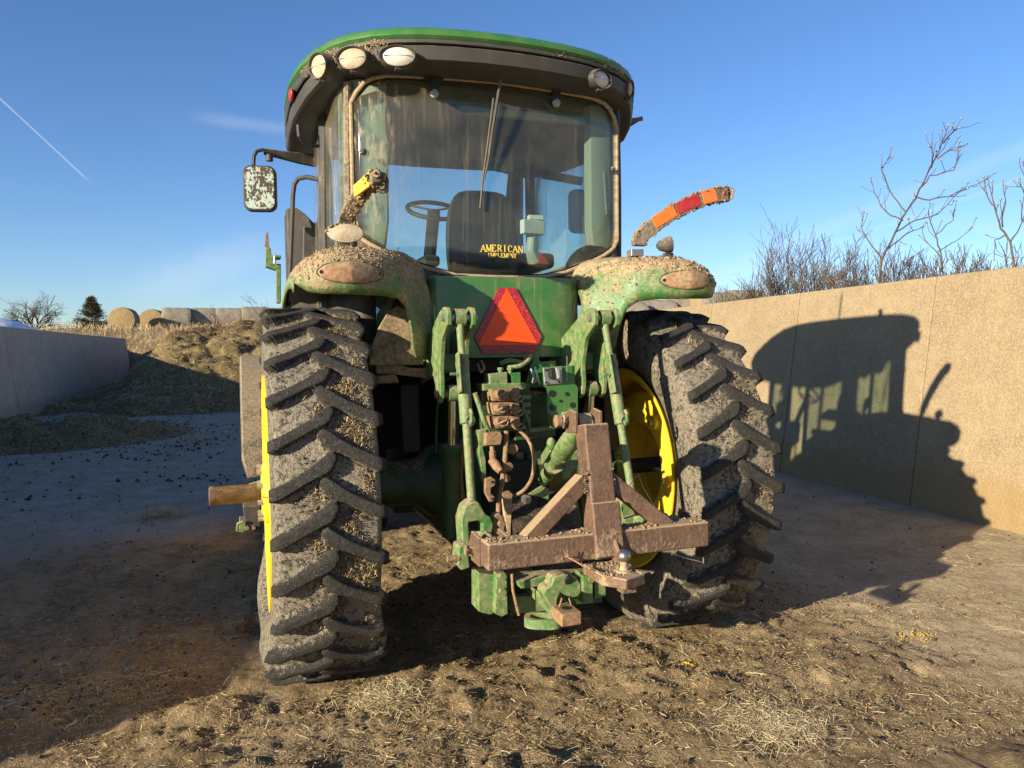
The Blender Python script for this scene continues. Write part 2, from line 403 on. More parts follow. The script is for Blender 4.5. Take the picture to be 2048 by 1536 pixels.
def link(name, me, mat, parent=None, bevel=0.0, smooth=35, solid=0.0, subsurf=0, origin=(0, 0, 0), seg=2):
    import bmesh
    bm = bmesh.new(); bm.from_mesh(me); bmesh.ops.recalc_face_normals(bm, faces=bm.faces); bm.to_mesh(me); bm.free()
    if smooth:
        me.shade_smooth()
        me.set_sharp_from_angle(angle=math.radians(smooth))
    me.materials.append(M[mat] if isinstance(mat, str) else mat)
    ob = bpy.data.objects.new(name, me); col.objects.link(ob); ob.location = origin
    if solid:
        md = ob.modifiers.new('thickness', 'SOLIDIFY'); md.thickness = solid; md.offset = -1
    if bevel:
        md = ob.modifiers.new('bevel', 'BEVEL'); md.width = bevel; md.segments = seg; md.limit_method = 'ANGLE'; md.angle_limit = math.radians(38); md.harden_normals = True
    if subsurf:
        md = ob.modifiers.new('sub', 'SUBSURF'); md.levels = subsurf; md.render_levels = subsurf
    if parent is not None: set_parent(ob, parent)
    return ob
def world_loc(o):
    l = o.location.copy()
    if o.parent: l += world_loc(o.parent)+o.matrix_parent_inverse.translation
    return l
def set_parent(ob, parent):
    ob.parent = parent; ob.matrix_parent_inverse = Matrix.Translation(-world_loc(parent))
def raw(name, verts, faces, mat, parent=None, smooth=False, origin=(0, 0, 0)):
    """big numpy mesh, all faces the same size"""
    verts = np.asarray(verts, np.float32); faces = np.asarray(faces, np.int32); k = faces.shape[1]
    me = bpy.data.meshes.new(name)
    me.vertices.add(len(verts)); me.vertices.foreach_set('co', verts.ravel())
    me.loops.add(faces.size); me.loops.foreach_set('vertex_index', faces.ravel())
    me.polygons.add(len(faces)); me.polygons.foreach_set('loop_start', np.arange(0, faces.size, k, dtype=np.int32))
    me.update(calc_edges=True); me.validate()
    if smooth: me.shade_smooth()
    me.materials.append(M[mat] if isinstance(mat, str) else mat)
    ob = bpy.data.objects.new(name, me); col.objects.link(ob); ob.location = origin
    if parent is not None: set_parent(ob, parent)
    return ob
def tag(o, label, cat, group=None):
    o['label'] = label; o['category'] = cat
    if group: o['group'] = group
    return o
def struct(o): o['kind'] = 'structure'; return o
def stuff(o): o['kind'] = 'stuff'; return o
def thing(name, label, cat, loc=(0, 0, 0), group=None):
    o = bpy.data.objects.new(name, None); col.objects.link(o); o.location = loc; o.empty_display_size = 0.2
    return tag(o, label, cat, group)
def copy_tree(o, parent=None):
    c = o.copy(); col.objects.link(c)
    if parent is not None: c.parent = parent
    for ch in o.children: copy_tree(ch, c)
    return c
def rotz(a): return Matrix.Rotation(a, 3, 'Z')
def rotx(a): return Matrix.Rotation(a, 3, 'X')
def roty(a): return Matrix.Rotation(a, 3, 'Y')
def plate(name, pts, Y, th, mat, parent, bevel=0.004, seg=2):
    """plate facing the rear whose outline is given in photo pixels at distance plane Y"""
    poly = [P(x, y, Y) for x, y in pts]
    return MB().prism(poly, (0, th, 0)).build(name, mat, parent, bevel, seg=seg)
def blade_mesh(name, pts, dirs, length, width, mat, parent=None, lift=0.0, bend=True):
    """many straws: each a thin bent strip of two quads"""
    n = len(pts); pts = np.asarray(pts); dirs = dirs/np.linalg.norm(dirs, axis=1)[:, None]
    side = np.cross(dirs, np.array([0, 0, 1.0])+rng.normal(0, 0.35, (n, 3))); side /= np.linalg.norm(side, axis=1)[:, None]+1e-9
    L = length[:, None]; w = width[:, None]
    if not bend:
        a = pts-dirs*L/2; c = pts+dirs*L/2
        vs = np.stack([a-side*w/2, a+side*w/2, c+side*w/2, c-side*w/2], 1).reshape(-1, 3)
        return raw(name, vs, np.arange(n)[:, None]*4+np.array([[0, 1, 2, 3]]), mat, parent)
    mid = pts+np.array([0, 0, 1.0])*(L*lift*rng.uniform(0, 1, (n, 1)))
    a = pts-dirs*L/2; b = mid; c = pts+dirs*L/2
    vs = np.stack([a-side*w/2, a+side*w/2, b-side*w/2, b+side*w/2, c-side*w/2, c+side*w/2], 1).reshape(-1, 3)
    i = np.arange(n)[:, None]*6
    fs = np.concatenate([i+np.array([[0, 1, 3, 2]]), i+np.array([[2, 3, 5, 4]])])
    return raw(name, vs, fs, mat, parent)
_oct_v = np.array([[1, 0, 0], [-1, 0, 0], [0, 1, 0], [0, -1, 0], [0, 0, 1], [0, 0, -1]], float)
_oct_f = np.array([[0, 2, 4], [2, 1, 4], [1, 3, 4], [3, 0, 4], [2, 0, 5], [1, 2, 5], [3, 1, 5], [0, 3, 5]])
def crumb_mesh(name, pts, size, mat, parent=None):
    """many small uneven lumps"""
    n = len(pts); pts = np.asarray(pts)
    v = _oct_v[None]*size[:, None, None]*rng.uniform(0.5, 1.25, (n, 6, 1))+rng.normal(0, 0.18, (n, 6, 3))*size[:, None, None]
    a = rng.uniform(0, 2*PI, n); ca, sa = np.cos(a)[:, None], np.sin(a)[:, None]
    x = v[:, :, 0]*ca-v[:, :, 1]*sa; y = v[:, :, 0]*sa+v[:, :, 1]*ca
    v = np.stack([x, y, v[:, :, 2]*0.8], 2)+pts[:, None, :]
    f = (_oct_f[None]+np.arange(n)[:, None, None]*6).reshape(-1, 3)
    return raw(name, v.reshape(-1, 3), f, mat, parent)
# ------------------------------------------------------------------ sky
def build_world():
    nt = world.node_tree
    for n in list(nt.nodes): nt.nodes.remove(n)
    T = NT(nt)
    out = T.node('ShaderNodeOutputWorld'); bg = T.node('ShaderNodeBackground'); T.l.new(bg.outputs[0], out.inputs[0])
    sk = T.node('ShaderNodeTexSky', sky_type='NISHITA', sun_disc=False)
    sk.sun_elevation = el; sk.sun_rotation = az+PI; sk.altitude = 400; sk.air_density = 1.0; sk.dust_density = 0.25; sk.ozone_density = 2.2
    tc = T.node('ShaderNodeTexCoord').outputs['Generated']
    sp = T.node('ShaderNodeSeparateXYZ'); T.l.new(tc, sp.inputs[0])
    c = sk.outputs[0]
    hs = T.node('ShaderNodeHueSaturation'); hs.inputs['Saturation'].default_value = 1.10; hs.inputs['Value'].default_value = 1.0
    T.set(hs.inputs['Color'], c); c = T.mix(1.0, hs.outputs[0], (0.86, 0.99, 1.26), 'MULTIPLY')
    # thin cirrus over the whole sky, thicker towards the horizon
    zz = T.math('MAXIMUM', sp.outputs[2], 0.03)
    pl = T.node('ShaderNodeCombineXYZ')
    T.set(pl.inputs[0], T.math('DIVIDE', sp.outputs[0], zz)); T.set(pl.inputs[1], T.math('DIVIDE', sp.outputs[1], zz))
    w1 = T.noise(T.mapv(pl.outputs[0], (0.22, 0.75, 1), (0, 0, 0.6)), 0.55, 6, 0.55, 0.6)
    w2 = T.noise(pl.outputs[0], 0.16, 2, 0.5)
    low = T.ramp(sp.outputs[2], 0.55, 0.06)
    cir = T.math('MULTIPLY', T.math('MULTIPLY', T.ramp(w1, 0.50, 0.80), T.ramp(w2, 0.42, 0.70)), T.math('MULTIPLY', low, 0.55))
    fac = cir
    def trail(a, b, width, strength, soft):
        nonlocal fac
        A = Vector(ray(*a)).normalized(); B = Vector(ray(*b)).normalized()
        n = A.cross(B).normalized(); mid = (A+B).normalized(); half = A.dot(mid)
        dd = T.math('ABSOLUTE', T.vmath('DOT_PRODUCT', tc, tuple(n)))
        wob = T.math('MULTIPLY', T.noise(tc, 30, 3, 0.6), width*0.6)
        band = T.ramp(T.math('ADD', dd, wob), width*1.5, width*0.3)
        along = T.ramp(T.vmath('DOT_PRODUCT', tc, tuple(mid)), half-soft, half+soft)
        fac = T.math('ADD', fac, T.math('MULTIPLY', T.math('MULTIPLY', band, along), strength))
    trail((-40, 160), (172, 357), 0.0011, 0.40, 0.0006)
    trail((1380, 570), (2500, 110), 0.013, 0.13, 0.01)
    trail((1400, 580), (2600, 165), 0.004, 0.14, 0.01)
    trail((400, 235), (600, 262), 0.010, 0.12, 0.0015)
    trail((300, 575), (520, 500), 0.030, 0.20, 0.004)
    fac = T.math('MINIMUM', fac, 0.8)
    c = T.mix(fac, c, (6.2, 6.6, 7.2))
    T.set(bg.inputs[0], c); bg.inputs[1].default_value = SKY_STRENGTH
build_world()

# ------------------------------------------------------------------ ground
def ground_h(x, y):
    rough = (1-0.75*sstep(2.5, 7, y)*sstep(0.5, -1.5, x))*(1-0.72*sstep(1.3, 2.8, x))         # the floor further in is scraped clean
    h = 0.020*(fbm(x*1.1, y*1.1, 3, 3)-0.5)+rough*(0.034*(fbm(x*5.5, y*5.5, 5, 4, 0.6)-0.5)+0.036*(fbm(x*17, y*17, 9, 3, 0.6)-0.5))
    cl = fbm(x*2.6+7, y*2.6, 21, 4)
    h = h+rough*0.060*sstep(0.55, 0.75, cl)*(fbm(x*12, y*12, 31, 3))
    tr = np.zeros_like(x)
    for tx in (-1.04, 1.04):                                          # pressed flat under the tyres
        tr = np.maximum(tr, np.exp(-(((x-tx)/0.30)**4+((y)/0.33)**4)))
    h = h*(1-tr)-0.012*(1-tr)
    return h
def axis(lo, hi, step, far):
    a = np.arange(lo, hi+1e-6, step)
    g = [];
    s_ = step; x = hi
    while x < far: s_ *= 1.22; x += s_; g.append(x)
    g2 = []; s_ = step; x = lo
    while x > -far: s_ *= 1.22; x -= s_; g2.append(x)
    return np.array(g2[::-1]+list(a)+g)
def mat_ground():
    m, T, b, out = new_mat('manure_and_straw_ground')
    p = pos(T); sp = T.node('ShaderNodeSeparateXYZ'); T.l.new(p, sp.inputs[0])
    n0 = T.noise(p, 0.55, 5, 0.6); n1 = T.noise(p, 3.0, 5, 0.65); n2 = T.noise(p, 22, 5, 0.7); n3 = T.noise(p, 120, 3, 0.6)
    fib = T.noise(T.mapv(p, (130, 24, 40), (0, 0, 0.5)), 1, 5, 0.7); fib2 = T.noise(T.mapv(p, (24, 140, 40), (0, 0, 0.3)), 1, 5, 0.7)
    soil = T.mix(T.ramp(n2, 0.3, 0.7), (0.095, 0.064, 0.033), (0.27, 0.19, 0.10))
    soil = T.mix(T.ramp(n1, 0.35, 0.7), soil, (0.34, 0.25, 0.14))
    fb = T.math('MAXIMUM', T.ramp(fib, 0.54, 0.70), T.ramp(fib2, 0.55, 0.70))
    soil = T.mix(T.math('MULTIPLY', fb, 0.75), soil, (0.46, 0.335, 0.17))
    soil = T.mix(T.math('MULTIPLY', T.ramp(n3, 0.62, 0.72), 0.6), soil, (0.55, 0.43, 0.25))
    conc = T.mix(T.ramp(n1, 0.3, 0.7), (0.38, 0.31, 0.23), (0.25, 0.20, 0.14))
    conc = T.mix(T.math('MULTIPLY', T.ramp(n2, 0.42, 0.75), 0.45), conc, (0.50, 0.43, 0.34))
    conc = T.mix(T.math('MULTIPLY', T.math('MAXIMUM', T.ramp(fib, 0.60, 0.74), T.ramp(n2, 0.54, 0.68)), 0.7), conc, (0.13, 0.095, 0.06))
    # bare concrete: further in on the left, and a strip along the right wall
    tan = T.mix(T.ramp(n1, 0.3, 0.7), (0.46, 0.365, 0.235), (0.33, 0.25, 0.15))
    tan = T.mix(T.math('MULTIPLY', T.math('MAXIMUM', T.ramp(fib, 0.53, 0.68), T.ramp(n2, 0.54, 0.68)), 0.7), tan, (0.12, 0.083, 0.045))
    tan = T.mix(T.math('MULTIPLY', T.ramp(n3, 0.6, 0.7), 0.5), tan, (0.46, 0.38, 0.25))
    left = T.math('MULTIPLY', T.ramp(sp.outputs[1], 0.2, 5.0), T.ramp(sp.outputs[0], 1.0, -2.2))
    right = T.math('MULTIPLY', T.ramp(sp.outputs[0], 0.9, 3.0), 0.95)
    a = T.math('MAXIMUM', left, right)
    a = T.math('ADD', a, T.math('MULTIPLY', T.math('SUBTRACT', n0, 0.5), 1.1))
    a = T.math('ADD', a, T.math('MULTIPLY', T.math('SUBTRACT', n1, 0.5), 0.7))
    f = T.ramp(a, 0.35, 0.85)
    conc = T.mix(T.ramp(sp.outputs[0], -0.5, 1.5), conc, tan)
    T.set(b.inputs['Base Color'], T.mix(f, soil, conc)); b.inputs['Roughness'].default_value = 0.92; b.inputs['Specular IOR Level'].default_value = 0.25
    h = T.math('ADD', T.math('ADD', n2, T.math('MULTIPLY', fb, 0.35)), T.math('MULTIPLY', n3, 0.35))
    bmp = T.node('ShaderNodeBump'); bmp.inputs['Distance'].default_value = 0.032
    T.set(bmp.inputs['Strength'], T.mixf(f, 0.9, 0.6)); T.set(bmp.inputs['Height'], h)
    T.l.new(bmp.outputs[0], b.inputs['Normal'])
    return m
M['ground'] = mat_ground()
gx = axis(-3.4, 5.2, 0.020, 600); gy = axis(-1.6, 3.6, 0.020, 900)
GX, GY = np.meshgrid(gx, gy)
near = np.exp(-np.maximum(0, (np.hypot(GX-0.5, GY-0.5)-11)/6)**2)
GZ = ground_h(GX, GY)*near
def grid_faces(ny, nx):
    i = np.arange(ny-1)[:, None]*nx+np.arange(nx-1)[None]
    return np.stack([i, i+1, i+nx+1, i+nx], 2).reshape(-1, 4)
ground = struct(raw('ground', np.stack([GX, GY, GZ], 2).reshape(-1, 3), grid_faces(*GX.shape), 'ground', smooth=True))

# straw and manure crumbs lying on the floor
M['straw'] = mat_plain('dry_straw', (0.60, 0.45, 0.23), 0.7, var=0.5, scale=14, spec=0.3, c2=(0.30, 0.205, 0.095))
M['straw_pale'] = mat_plain('pale_straw', (0.66, 0.55, 0.33), 0.7, var=0.4, scale=9, spec=0.3, c2=(0.42, 0.32, 0.17))
def scatter(n, xr, yr, dens):
    x = rng.uniform(*xr, n); y = rng.uniform(*yr, n)
    k = rng.uniform(0, 1, n) < dens(x, y)
    return x[k], y[k]
def near_dens(x, y):
    d = np.hypot(x+1.3, y+4.1)
    s_ = 0.35+0.9*sstep(0.42, 0.62, fbm(x*1.7, y*1.7, 40, 3))
    s_ = s_*np.clip(1.4-d/9, 0.06, 1)
    s_ = s_*(1-0.8*sstep(0.0, 3.0, y)*sstep(0.5, -1.5, x))
    s_ = s_*(1-0.40*sstep(2.0, 3.4, x))
    under = np.exp(-(((np.abs(x)-1.04)/0.28)**6+(y/0.40)**6))
    return s_*(1-under)
def lay_straw(name, n, lmin, lmax, w, mat, bend=True, dens=near_dens, xr=(-3.6, 5.2), yr=(-1.9, 6.0)):
    x, y = scatter(n, xr, yr, dens); k = len(x)
    L = lmin+(lmax-lmin)*rng.power(0.45, k)
    a = rng.uniform(0, 2*PI, k); t = rng.normal(0, 0.16, k)
    d = np.stack([np.cos(a), np.sin(a), t], 1)
    z = ground_h(x, y)+0.004+np.abs(t)*L*0.35
    return stuff(blade_mesh(name, np.stack([x, y, z], 1), d, L, rng.uniform(0.7, 1.3, k)*w, mat, lift=0.05, bend=bend))
tag(lay_straw('loose_straw', 520000, 0.006, 0.030, 0.0021, 'straw', bend=False), 'short chopped straw trodden into the brown floor', 'straw')
tag(lay_straw('pale_straw', 16000, 0.012, 0.10, 0.0026, 'straw_pale'), 'longer pale straw stalks lying loose on the floor', 'straw')
x, y = scatter(26000, (-3.6, 5.2), (-1.9, 5.0), lambda x, y: near_dens(x, y)*(1-0.8*sstep(1.2, 2.6, x)))
sz = 0.0030+0.013*rng.power(0.26, len(x))
tag(stuff(crumb_mesh('manure_crumbs', np.stack([x, y, ground_h(x, y)+sz*0.3], 1), sz, 'mud_dark')), 'dark crumbs and clods of manure on the floor', 'manure')

# ------------------------------------------------------------------ concrete bunker walls
def mat_wall(name, c1, c2, spot, stain):
    m, T, b, out = new_mat(name)
    p = pos(T); sp = T.node('ShaderNodeSeparateXYZ'); T.l.new(p, sp.inputs[0])
    n0 = T.noise(p, 0.8, 4, 0.6); n1 = T.noise(p, 5, 5, 0.65); n2 = T.noise(p, 45, 4, 0.7); v = T.vor(p, 75)
    c = T.mix(T.ramp(n1, 0.25, 0.75), c1, c2)
    c = T.mix(T.math('MULTIPLY', T.ramp(n0, 0.35, 0.75), 0.4), c, tuple(x*0.78 for x in c2))
    c = T.mix(T.math('MULTIPLY', T.ramp(n2, 0.42, 0.62), 0.55), c, spot)
    c = T.mix(T.math('MULTIPLY', T.ramp(v.outputs['Distance'], 0.22, 0.08), 0.6), c, tuple(x*0.35 for x in c1))
    sc = T.noise(T.mapv(p, (3, 3, 34), (0.25, 0.15, 0)), 1, 5, 0.7)
    c = T.mix(T.math('MULTIPLY', T.ramp(sc, 0.66, 0.76), 0.40), c, tuple(min(1, x*1.55) for x in c1))
    drip = T.noise(T.mapv(p, (9, 9, 0.35)), 1, 5, 0.65)
    c = T.mix(T.math('MULTIPLY', T.ramp(drip, 0.58, 0.80), 0.35), c, tuple(x*0.6 for x in c2))
    low = T.math('ADD', T.ramp(sp.outputs[2], 0.85, 0.05), T.math('MULTIPLY', T.math('SUBTRACT', n1, 0.5), 0.9))
    c = T.mix(T.math('MULTIPLY', T.ramp(low, 0.35, 0.8), 0.55), c, stain)
    T.set(b.inputs['Base Color'], c); b.inputs['Roughness'].default_value = 0.9; b.inputs['Specular IOR Level'].default_value = 0.25
    h = T.math('ADD', T.math('ADD', n2, T.math('MULTIPLY', n1, 0.8)), T.math('MULTIPLY', v.outputs['Distance'], 0.4))
    T.set(b.inputs['Normal'], T.bump(h, 0.012, 0.55))
    return m
M['wall_r'] = mat_wall('tan_exposed_aggregate_concrete', (0.300, 0.225, 0.130), (0.225, 0.165, 0.094), (0.39, 0.305, 0.19), (0.27, 0.175, 0.065))
M['wall_l'] = mat_wall('grey_weathered_concrete', (0.46, 0.35, 0.265), (0.33, 0.25, 0.185), (0.58, 0.46, 0.36), (0.22, 0.175, 0.14))
def wall(name, label, base, azd, outward, joints, hfun, mat, batter=0.30, top=0.20):
    """battered bunker wall cast as panels; base = a point of the inner foot line"""
    d = Vector((math.sin(math.radians(azd)), math.cos(math.radians(azd)), 0)); o = Vector((d.y, -d.x, 0))*outward
    base = Vector(base)
    t = thing(name, label, 'wall', base+d*joints[0])
    for i in range(len(joints)-1):
        a, b_ = joints[i]+0.006, joints[i+1]-0.006
        h0, h1 = hfun(joints[i]), hfun(joints[i+1])
        jog = rnd.uniform(-0.006, 0.006)
        R = []
        for s_, h in ((a, h0), (b_, h1)):
            q = base+d*s_+o*jog
            R.append([q+V(0, 0, -0.3), q+V(0, 0, 0.0), q+o*(batter*h/2.35)+V(0, 0, h), q+o*(batter*h/2.35+top)+V(0, 0, h), q+o*(batter+top+0.12)+V(0, 0, -0.3)])
        MB().rings(R).build('concrete_panel', mat, t, bevel=0.014, smooth=30)
    R = []
    for s_ in (joints[0]+0.05, joints[-1]-0.05):
        q = base+d*s_+o*0.045; h = hfun(s_)-0.03
        R.append([q+V(0, 0, -0.25), q+o*(batter*h/2.35)+V(0, 0, h), q+o*(batter*h/2.35+top-0.08)+V(0, 0, h), q+o*(batter+top)+V(0, 0, -0.25)])
    if hfun(joints[0]) == hfun(joints[-1]): MB().rings(R).build('joint_filler', mat, t)
    return t
WR_BASE = (4.954, 0.47, 0); WR_AZ = 4.09
jr = [1.23+2.18*k for k in range(-4, 13)]
wall('concrete_wall', 'sunlit tan concrete wall carrying the shadow of the tractor', WR_BASE, WR_AZ, 1, jr, lambda s_: 2.34, 'wall_r')
WL_BASE = (-7.25, 0, 0); WL_AZ = 1.2
def hl(s_):
    if s_ < -0.3: return 1.80+(s_+3.0)*(0.25/2.7)
    return min(2.40, 2.05+(s_+0.3)*0.085)
jl = [-3.0, -0.3, 2.2, 4.6, 7.0]+[9.4+4.4*k for k in range(7)]
wall('concrete_wall', 'long grey concrete wall in shade leading to the silage heap', WL_BASE, WL_AZ, -1, jl, hl, 'wall_l')

# ------------------------------------------------------------------ banks and hill
def mat_earth(name, grassy):
    m, T, b, out = new_mat(name)
    p = pos(T); n0 = T.noise(p, 0.5, 5, 0.6); n1 = T.noise(p, 4, 5, 0.65); n2 = T.noise(p, 24, 4, 0.7); fib = T.noise(T.mapv(p, (30, 5, 30)), 1, 4, 0.7)
    c = T.mix(T.ramp(n1, 0.3, 0.7), (0.20, 0.135, 0.075), (0.33, 0.24, 0.135))
    c = T.mix(T.math('MULTIPLY', T.ramp(n0, 0.4, 0.65), 0.7), c, (0.13, 0.085, 0.048))
    c = T.mix(T.math('MULTIPLY', T.ramp(fib, 0.5, 0.68), 0.7), c, (0.46, 0.35, 0.20))
    c = T.mix(T.math('MULTIPLY', T.ramp(n2, 0.55, 0.7), 0.5), c, (0.09, 0.06, 0.035))
    T.set(b.inputs['Base Color'], c); b.inputs['Roughness'].default_value = 0.95; b.inputs['Specular IOR Level'].default_value = 0.2
    T.set(b.inputs['Normal'], T.bump(T.math('ADD', n2, n1), 0.10, 0.8))
    return m
M['earth'] = mat_earth('dry_grass_slope', True)
def hill_h(x, y):
    h = 3.15*sstep(31.0, 38.5, y-0.3*np.clip(-3-x, 0, 4)+0.05*(x+4))+0.25*sstep(40, 60, y)-0.9*sstep(60, 140, y)
    return h+0.30*(fbm(x*0.5, y*0.5, 60, 3)-0.5)+0.14*(fbm(x*2.2, y*2.2, 61, 3)-0.5)-0.15
hx = np.linspace(-75, 75, 300); hy = np.concatenate([np.linspace(25.5, 48, 110), np.linspace(49, 180, 50)])
HX, HY = np.meshgrid(hx, hy); HZ = hill_h(HX, HY); HZ[0, :] = -0.6
struct(raw('hill', np.stack([HX, HY, HZ], 2).reshape(-1, 3), grid_faces(*HX.shape), 'earth', smooth=True))
dR = Vector((math.sin(math.radians(WR_AZ)), math.cos(math.radians(WR_AZ)), 0)); oR = Vector((dR.y, -dR.x, 0))
def bank_h(off, s_): return 2.16-0.10*sstep(0.2, 2.5, off)+0.25*sstep(8, 30, off)+0.10*(fbm(off*1.5+3, s_*1.5, 70, 3)-0.5)
ox = np.concatenate([[0.42], np.linspace(0.50, 6, 40), np.linspace(6.5, 60, 30)]); oy = np.linspace(-9, 60, 180)
OX, OY = np.meshgrid(ox, oy); BX = 4.954+oR.x*OX+dR.x*OY; BY = 0.47+oR.y*OX+dR.y*OY
BZ = bank_h(OX, OY); BZ[0, :] = -0.4; BZ[1, :] = np.minimum(BZ[1, :], 0.6)
struct(raw('earth_bank_right', np.stack([BX, BY, BZ], 2).reshape(-1, 3), grid_faces(*OX.shape), 'earth', smooth=True))
ox = np.concatenate([[-0.47], np.linspace(-0.62, -8, 20), np.linspace(-9, -70, 20)]); oy = np.linspace(9, 44, 70)
OX, OY = np.meshgrid(ox, oy); LX = -7.25+OX+OY*0.021; LY = OY
LZ = 1.9+0.25*(fbm(OX*0.6, OY*0.6, 75, 3)-0.5)+0.5*sstep(-4, -20, OX)*sstep(20, 34, OY); LZ[0, :] = -0.4; LZ[1, :] = 0.5
struct(raw('earth_bank_left', np.stack([LX, LY, LZ], 2).reshape(-1, 3), grid_faces(*OX.shape), 'earth', smooth=True))

# ------------------------------------------------------------------ silage heap at the end of the bunker
def mat_silage():
    m, T, b, out = new_mat('chopped_silage')
    p = pos(T); sp = T.node('ShaderNodeSeparateXYZ'); T.l.new(p, sp.inputs[0])
    n0 = T.noise(p, 0.55, 5, 0.6); n1 = T.noise(p, 5, 5, 0.7); n2 = T.noise(p, 34, 4, 0.7); fib = T.noise(T.mapv(p, (34, 7, 20), (0.3, 0.2, 0.6)), 1, 5, 0.7)
    c = T.mix(T.ramp(n1, 0.3, 0.7), (0.22, 0.165, 0.075), (0.105, 0.075, 0.034))
    c = T.mix(T.math('MULTIPLY', T.ramp(fib, 0.46, 0.66), 0.75), c, (0.42, 0.325, 0.155))
    c = T.mix(T.math('MULTIPLY', T.ramp(n2, 0.55, 0.72), 0.6), c, (0.05, 0.034, 0.018))
    dk = T.math('ADD', T.ramp(sp.outputs[2], 1.5, 2.9), T.math('MULTIPLY', T.math('SUBTRACT', n0, 0.5), 1.6))
    c = T.mix(T.math('MULTIPLY', T.ramp(dk, 0.45, 0.9), 0.75), c, T.mix(n1, (0.115, 0.070, 0.035), (0.05, 0.030, 0.016)))
    T.set(b.inputs['Base Color'], c); b.inputs['Roughness'].default_value = 0.95; b.inputs['Specular IOR Level'].default_value = 0.2
    T.set(b.inputs['Normal'], T.bump(T.math('ADD', T.math('ADD', n2, n1), T.math('MULTIPLY', fib, 0.5)), 0.06, 0.9))
    return m
M['silage'] = mat_silage()
def lumps(x, y, cell, seed, amp):
    """rounded clods: max of random hemispheres"""
    ix = np.floor(x/cell); iy = np.floor(y/cell); best = np.zeros_like(x)
    for dx in (-1, 0, 1):
        for dy in (-1, 0, 1):
            cx = (ix+dx+_hash(ix+dx, iy+dy, seed))*cell; cy = (iy+dy+_hash(ix+dx, iy+dy, seed+1))*cell
            r = cell*(0.35+0.5*_hash(ix+dx, iy+dy, seed+2))
            q = 1-((x-cx)**2+(y-cy)**2)/r**2
            best = np.maximum(best, np.sqrt(np.maximum(q, 0))*r)
    return best*amp
def pile_h(x, y):
    front = y-18.6-1.5*(fbm(x*0.35, y*0.0+3, 80, 3)-0.5)*2-1.6*sstep(-3.6, -6.8, x)
    h = 1.30*sstep(0, 5.5, front)+0.50*sstep(5.0, 11, front)
    h = h*(1-0.88*sstep(-3.6, -6.3, x))*(1+0.30*sstep(-4.5, -1.0, x))
    h = h+(0.75*lumps(x, y, 1.3, 90, 0.6)*(0.4+0.9*sstep(20, 26, y))+0.75*lumps(x+5, y, 0.55, 95, 0.6))*sstep(0.1, 1.2, front)*(1-0.6*sstep(-4.2, -6.3, x))
    h = h+0.16*(fbm(x*2.4, y*2.4, 99, 4)-0.5)*sstep(-0.2, 0.5, front)
    return np.where(front < -0.4, -0.2, h-0.05*sstep(0.3, -0.4, front))
sx = np.linspace(-7.05, 5.9, 260); sy = np.linspace(16.8, 34, 300)
SX, SY = np.meshgrid(sx, sy); SZ = pile_h(SX, SY)
pile = raw('silage_heap', np.stack([SX, SY, SZ], 2).reshape(-1, 3)-np.array([-3, 19, 0]), grid_faces(*SX.shape), 'silage', smooth=True, origin=(-3, 19, 0))
tag(pile, 'tall heap of chopped brown silage at the end of the bunker', 'silage heap')
x = rng.uniform(-6.8, 2.5, 22000); y = rng.uniform(17.2, 31, 22000); z = pile_h(x, y); k = z > 0.02
x, y, z = x[k], y[k], z[k]; a = rng.uniform(0, 2*PI, len(x))
st = stuff(blade_mesh('silage_stalks', np.stack([x, y, z+0.02], 1), np.stack([np.cos(a), np.sin(a), rng.normal(0.0, 0.35, len(x))], 1), rng.uniform(0.06, 0.32, len(x)), rng.uniform(0.006, 0.014, len(x)), 'straw', pile, lift=0.2))
# low ridge of scraped-up manure along the shaded wall
def ridge_h(x, y):
    c = 12.4+0.30*(x+4.5)+1.2*(fbm(x*0.5, x*0+1, 110, 2)-0.5)
    w = 1.0+0.6*sstep(-5, -7, x)
    g = np.exp(-((y-c)/w)**2)*(1-sstep(-4.2, -2.2, x))*(0.55+0.9*fbm(x*2.2, y*2.2, 117, 3))
    h = 0.42*g*(0.5+1.0*fbm(x*1.3, y*1.3, 111, 4))+0.5*lumps(x, y, 0.5, 113, 0.6)*sstep(0.12, 0.4, g)
    return np.where(g < 0.05, -0.08, h-0.02)
rx = np.linspace(-7.3, -1.9, 170); ry = np.linspace(9.5, 17.0, 190)
RX, RY = np.meshgrid(rx, ry); RZ = ridge_h(RX, RY)
rid = raw('manure_ridge', np.stack([RX, RY, RZ], 2).reshape(-1, 3)-np.array([-5, 13, 0]), grid_faces(*RX.shape), 'silage', smooth=True, origin=(-5, 13, 0))
tag(rid, 'low ridge of scraped-up manure along the foot of the shaded wall', 'manure ridge')
n = 16000; x = rng.uniform(-7.0, -0.5, n); y = rng.uniform(4.5, 19.5, n)
dn = 0.10+0.9*sstep(0.5, 0.72, fbm(x*0.9, y*0.9, 130, 4)); rh = ridge_h(x, y); dn = dn+0.8*np.exp(-((y-13.2-0.35*(x+4.5))/2.6)**2)*sstep(-1.8, -3.2, x)+0.5*sstep(16, 18.5, y)
k = rng.uniform(0, 1, n) < dn*0.55; x, y = x[k], y[k]; z = np.maximum(np.maximum(ridge_h(x, y), pile_h(x, y)), 0.0)
tag(stuff(crumb_mesh('floor_litter', np.stack([x, y, z], 1), 0.006+0.034*rng.power(0.22, len(x)), 'mud_dark')), 'dark clods and litter scattered over the shaded concrete floor', 'litter')
n = 9000; x = rng.uniform(-7.0, -0.3, n); y = rng.uniform(4.0, 19.5, n); k = rng.uniform(0, 1, n) < 0.15+0.85*sstep(0.48, 0.66, fbm(x*0.8+3, y*0.8, 133, 3)); x, y = x[k], y[k]
a = rng.uniform(0, 2*PI, len(x)); z = np.maximum(np.maximum(ridge_h(x, y), pile_h(x, y)), 0.0)+0.01
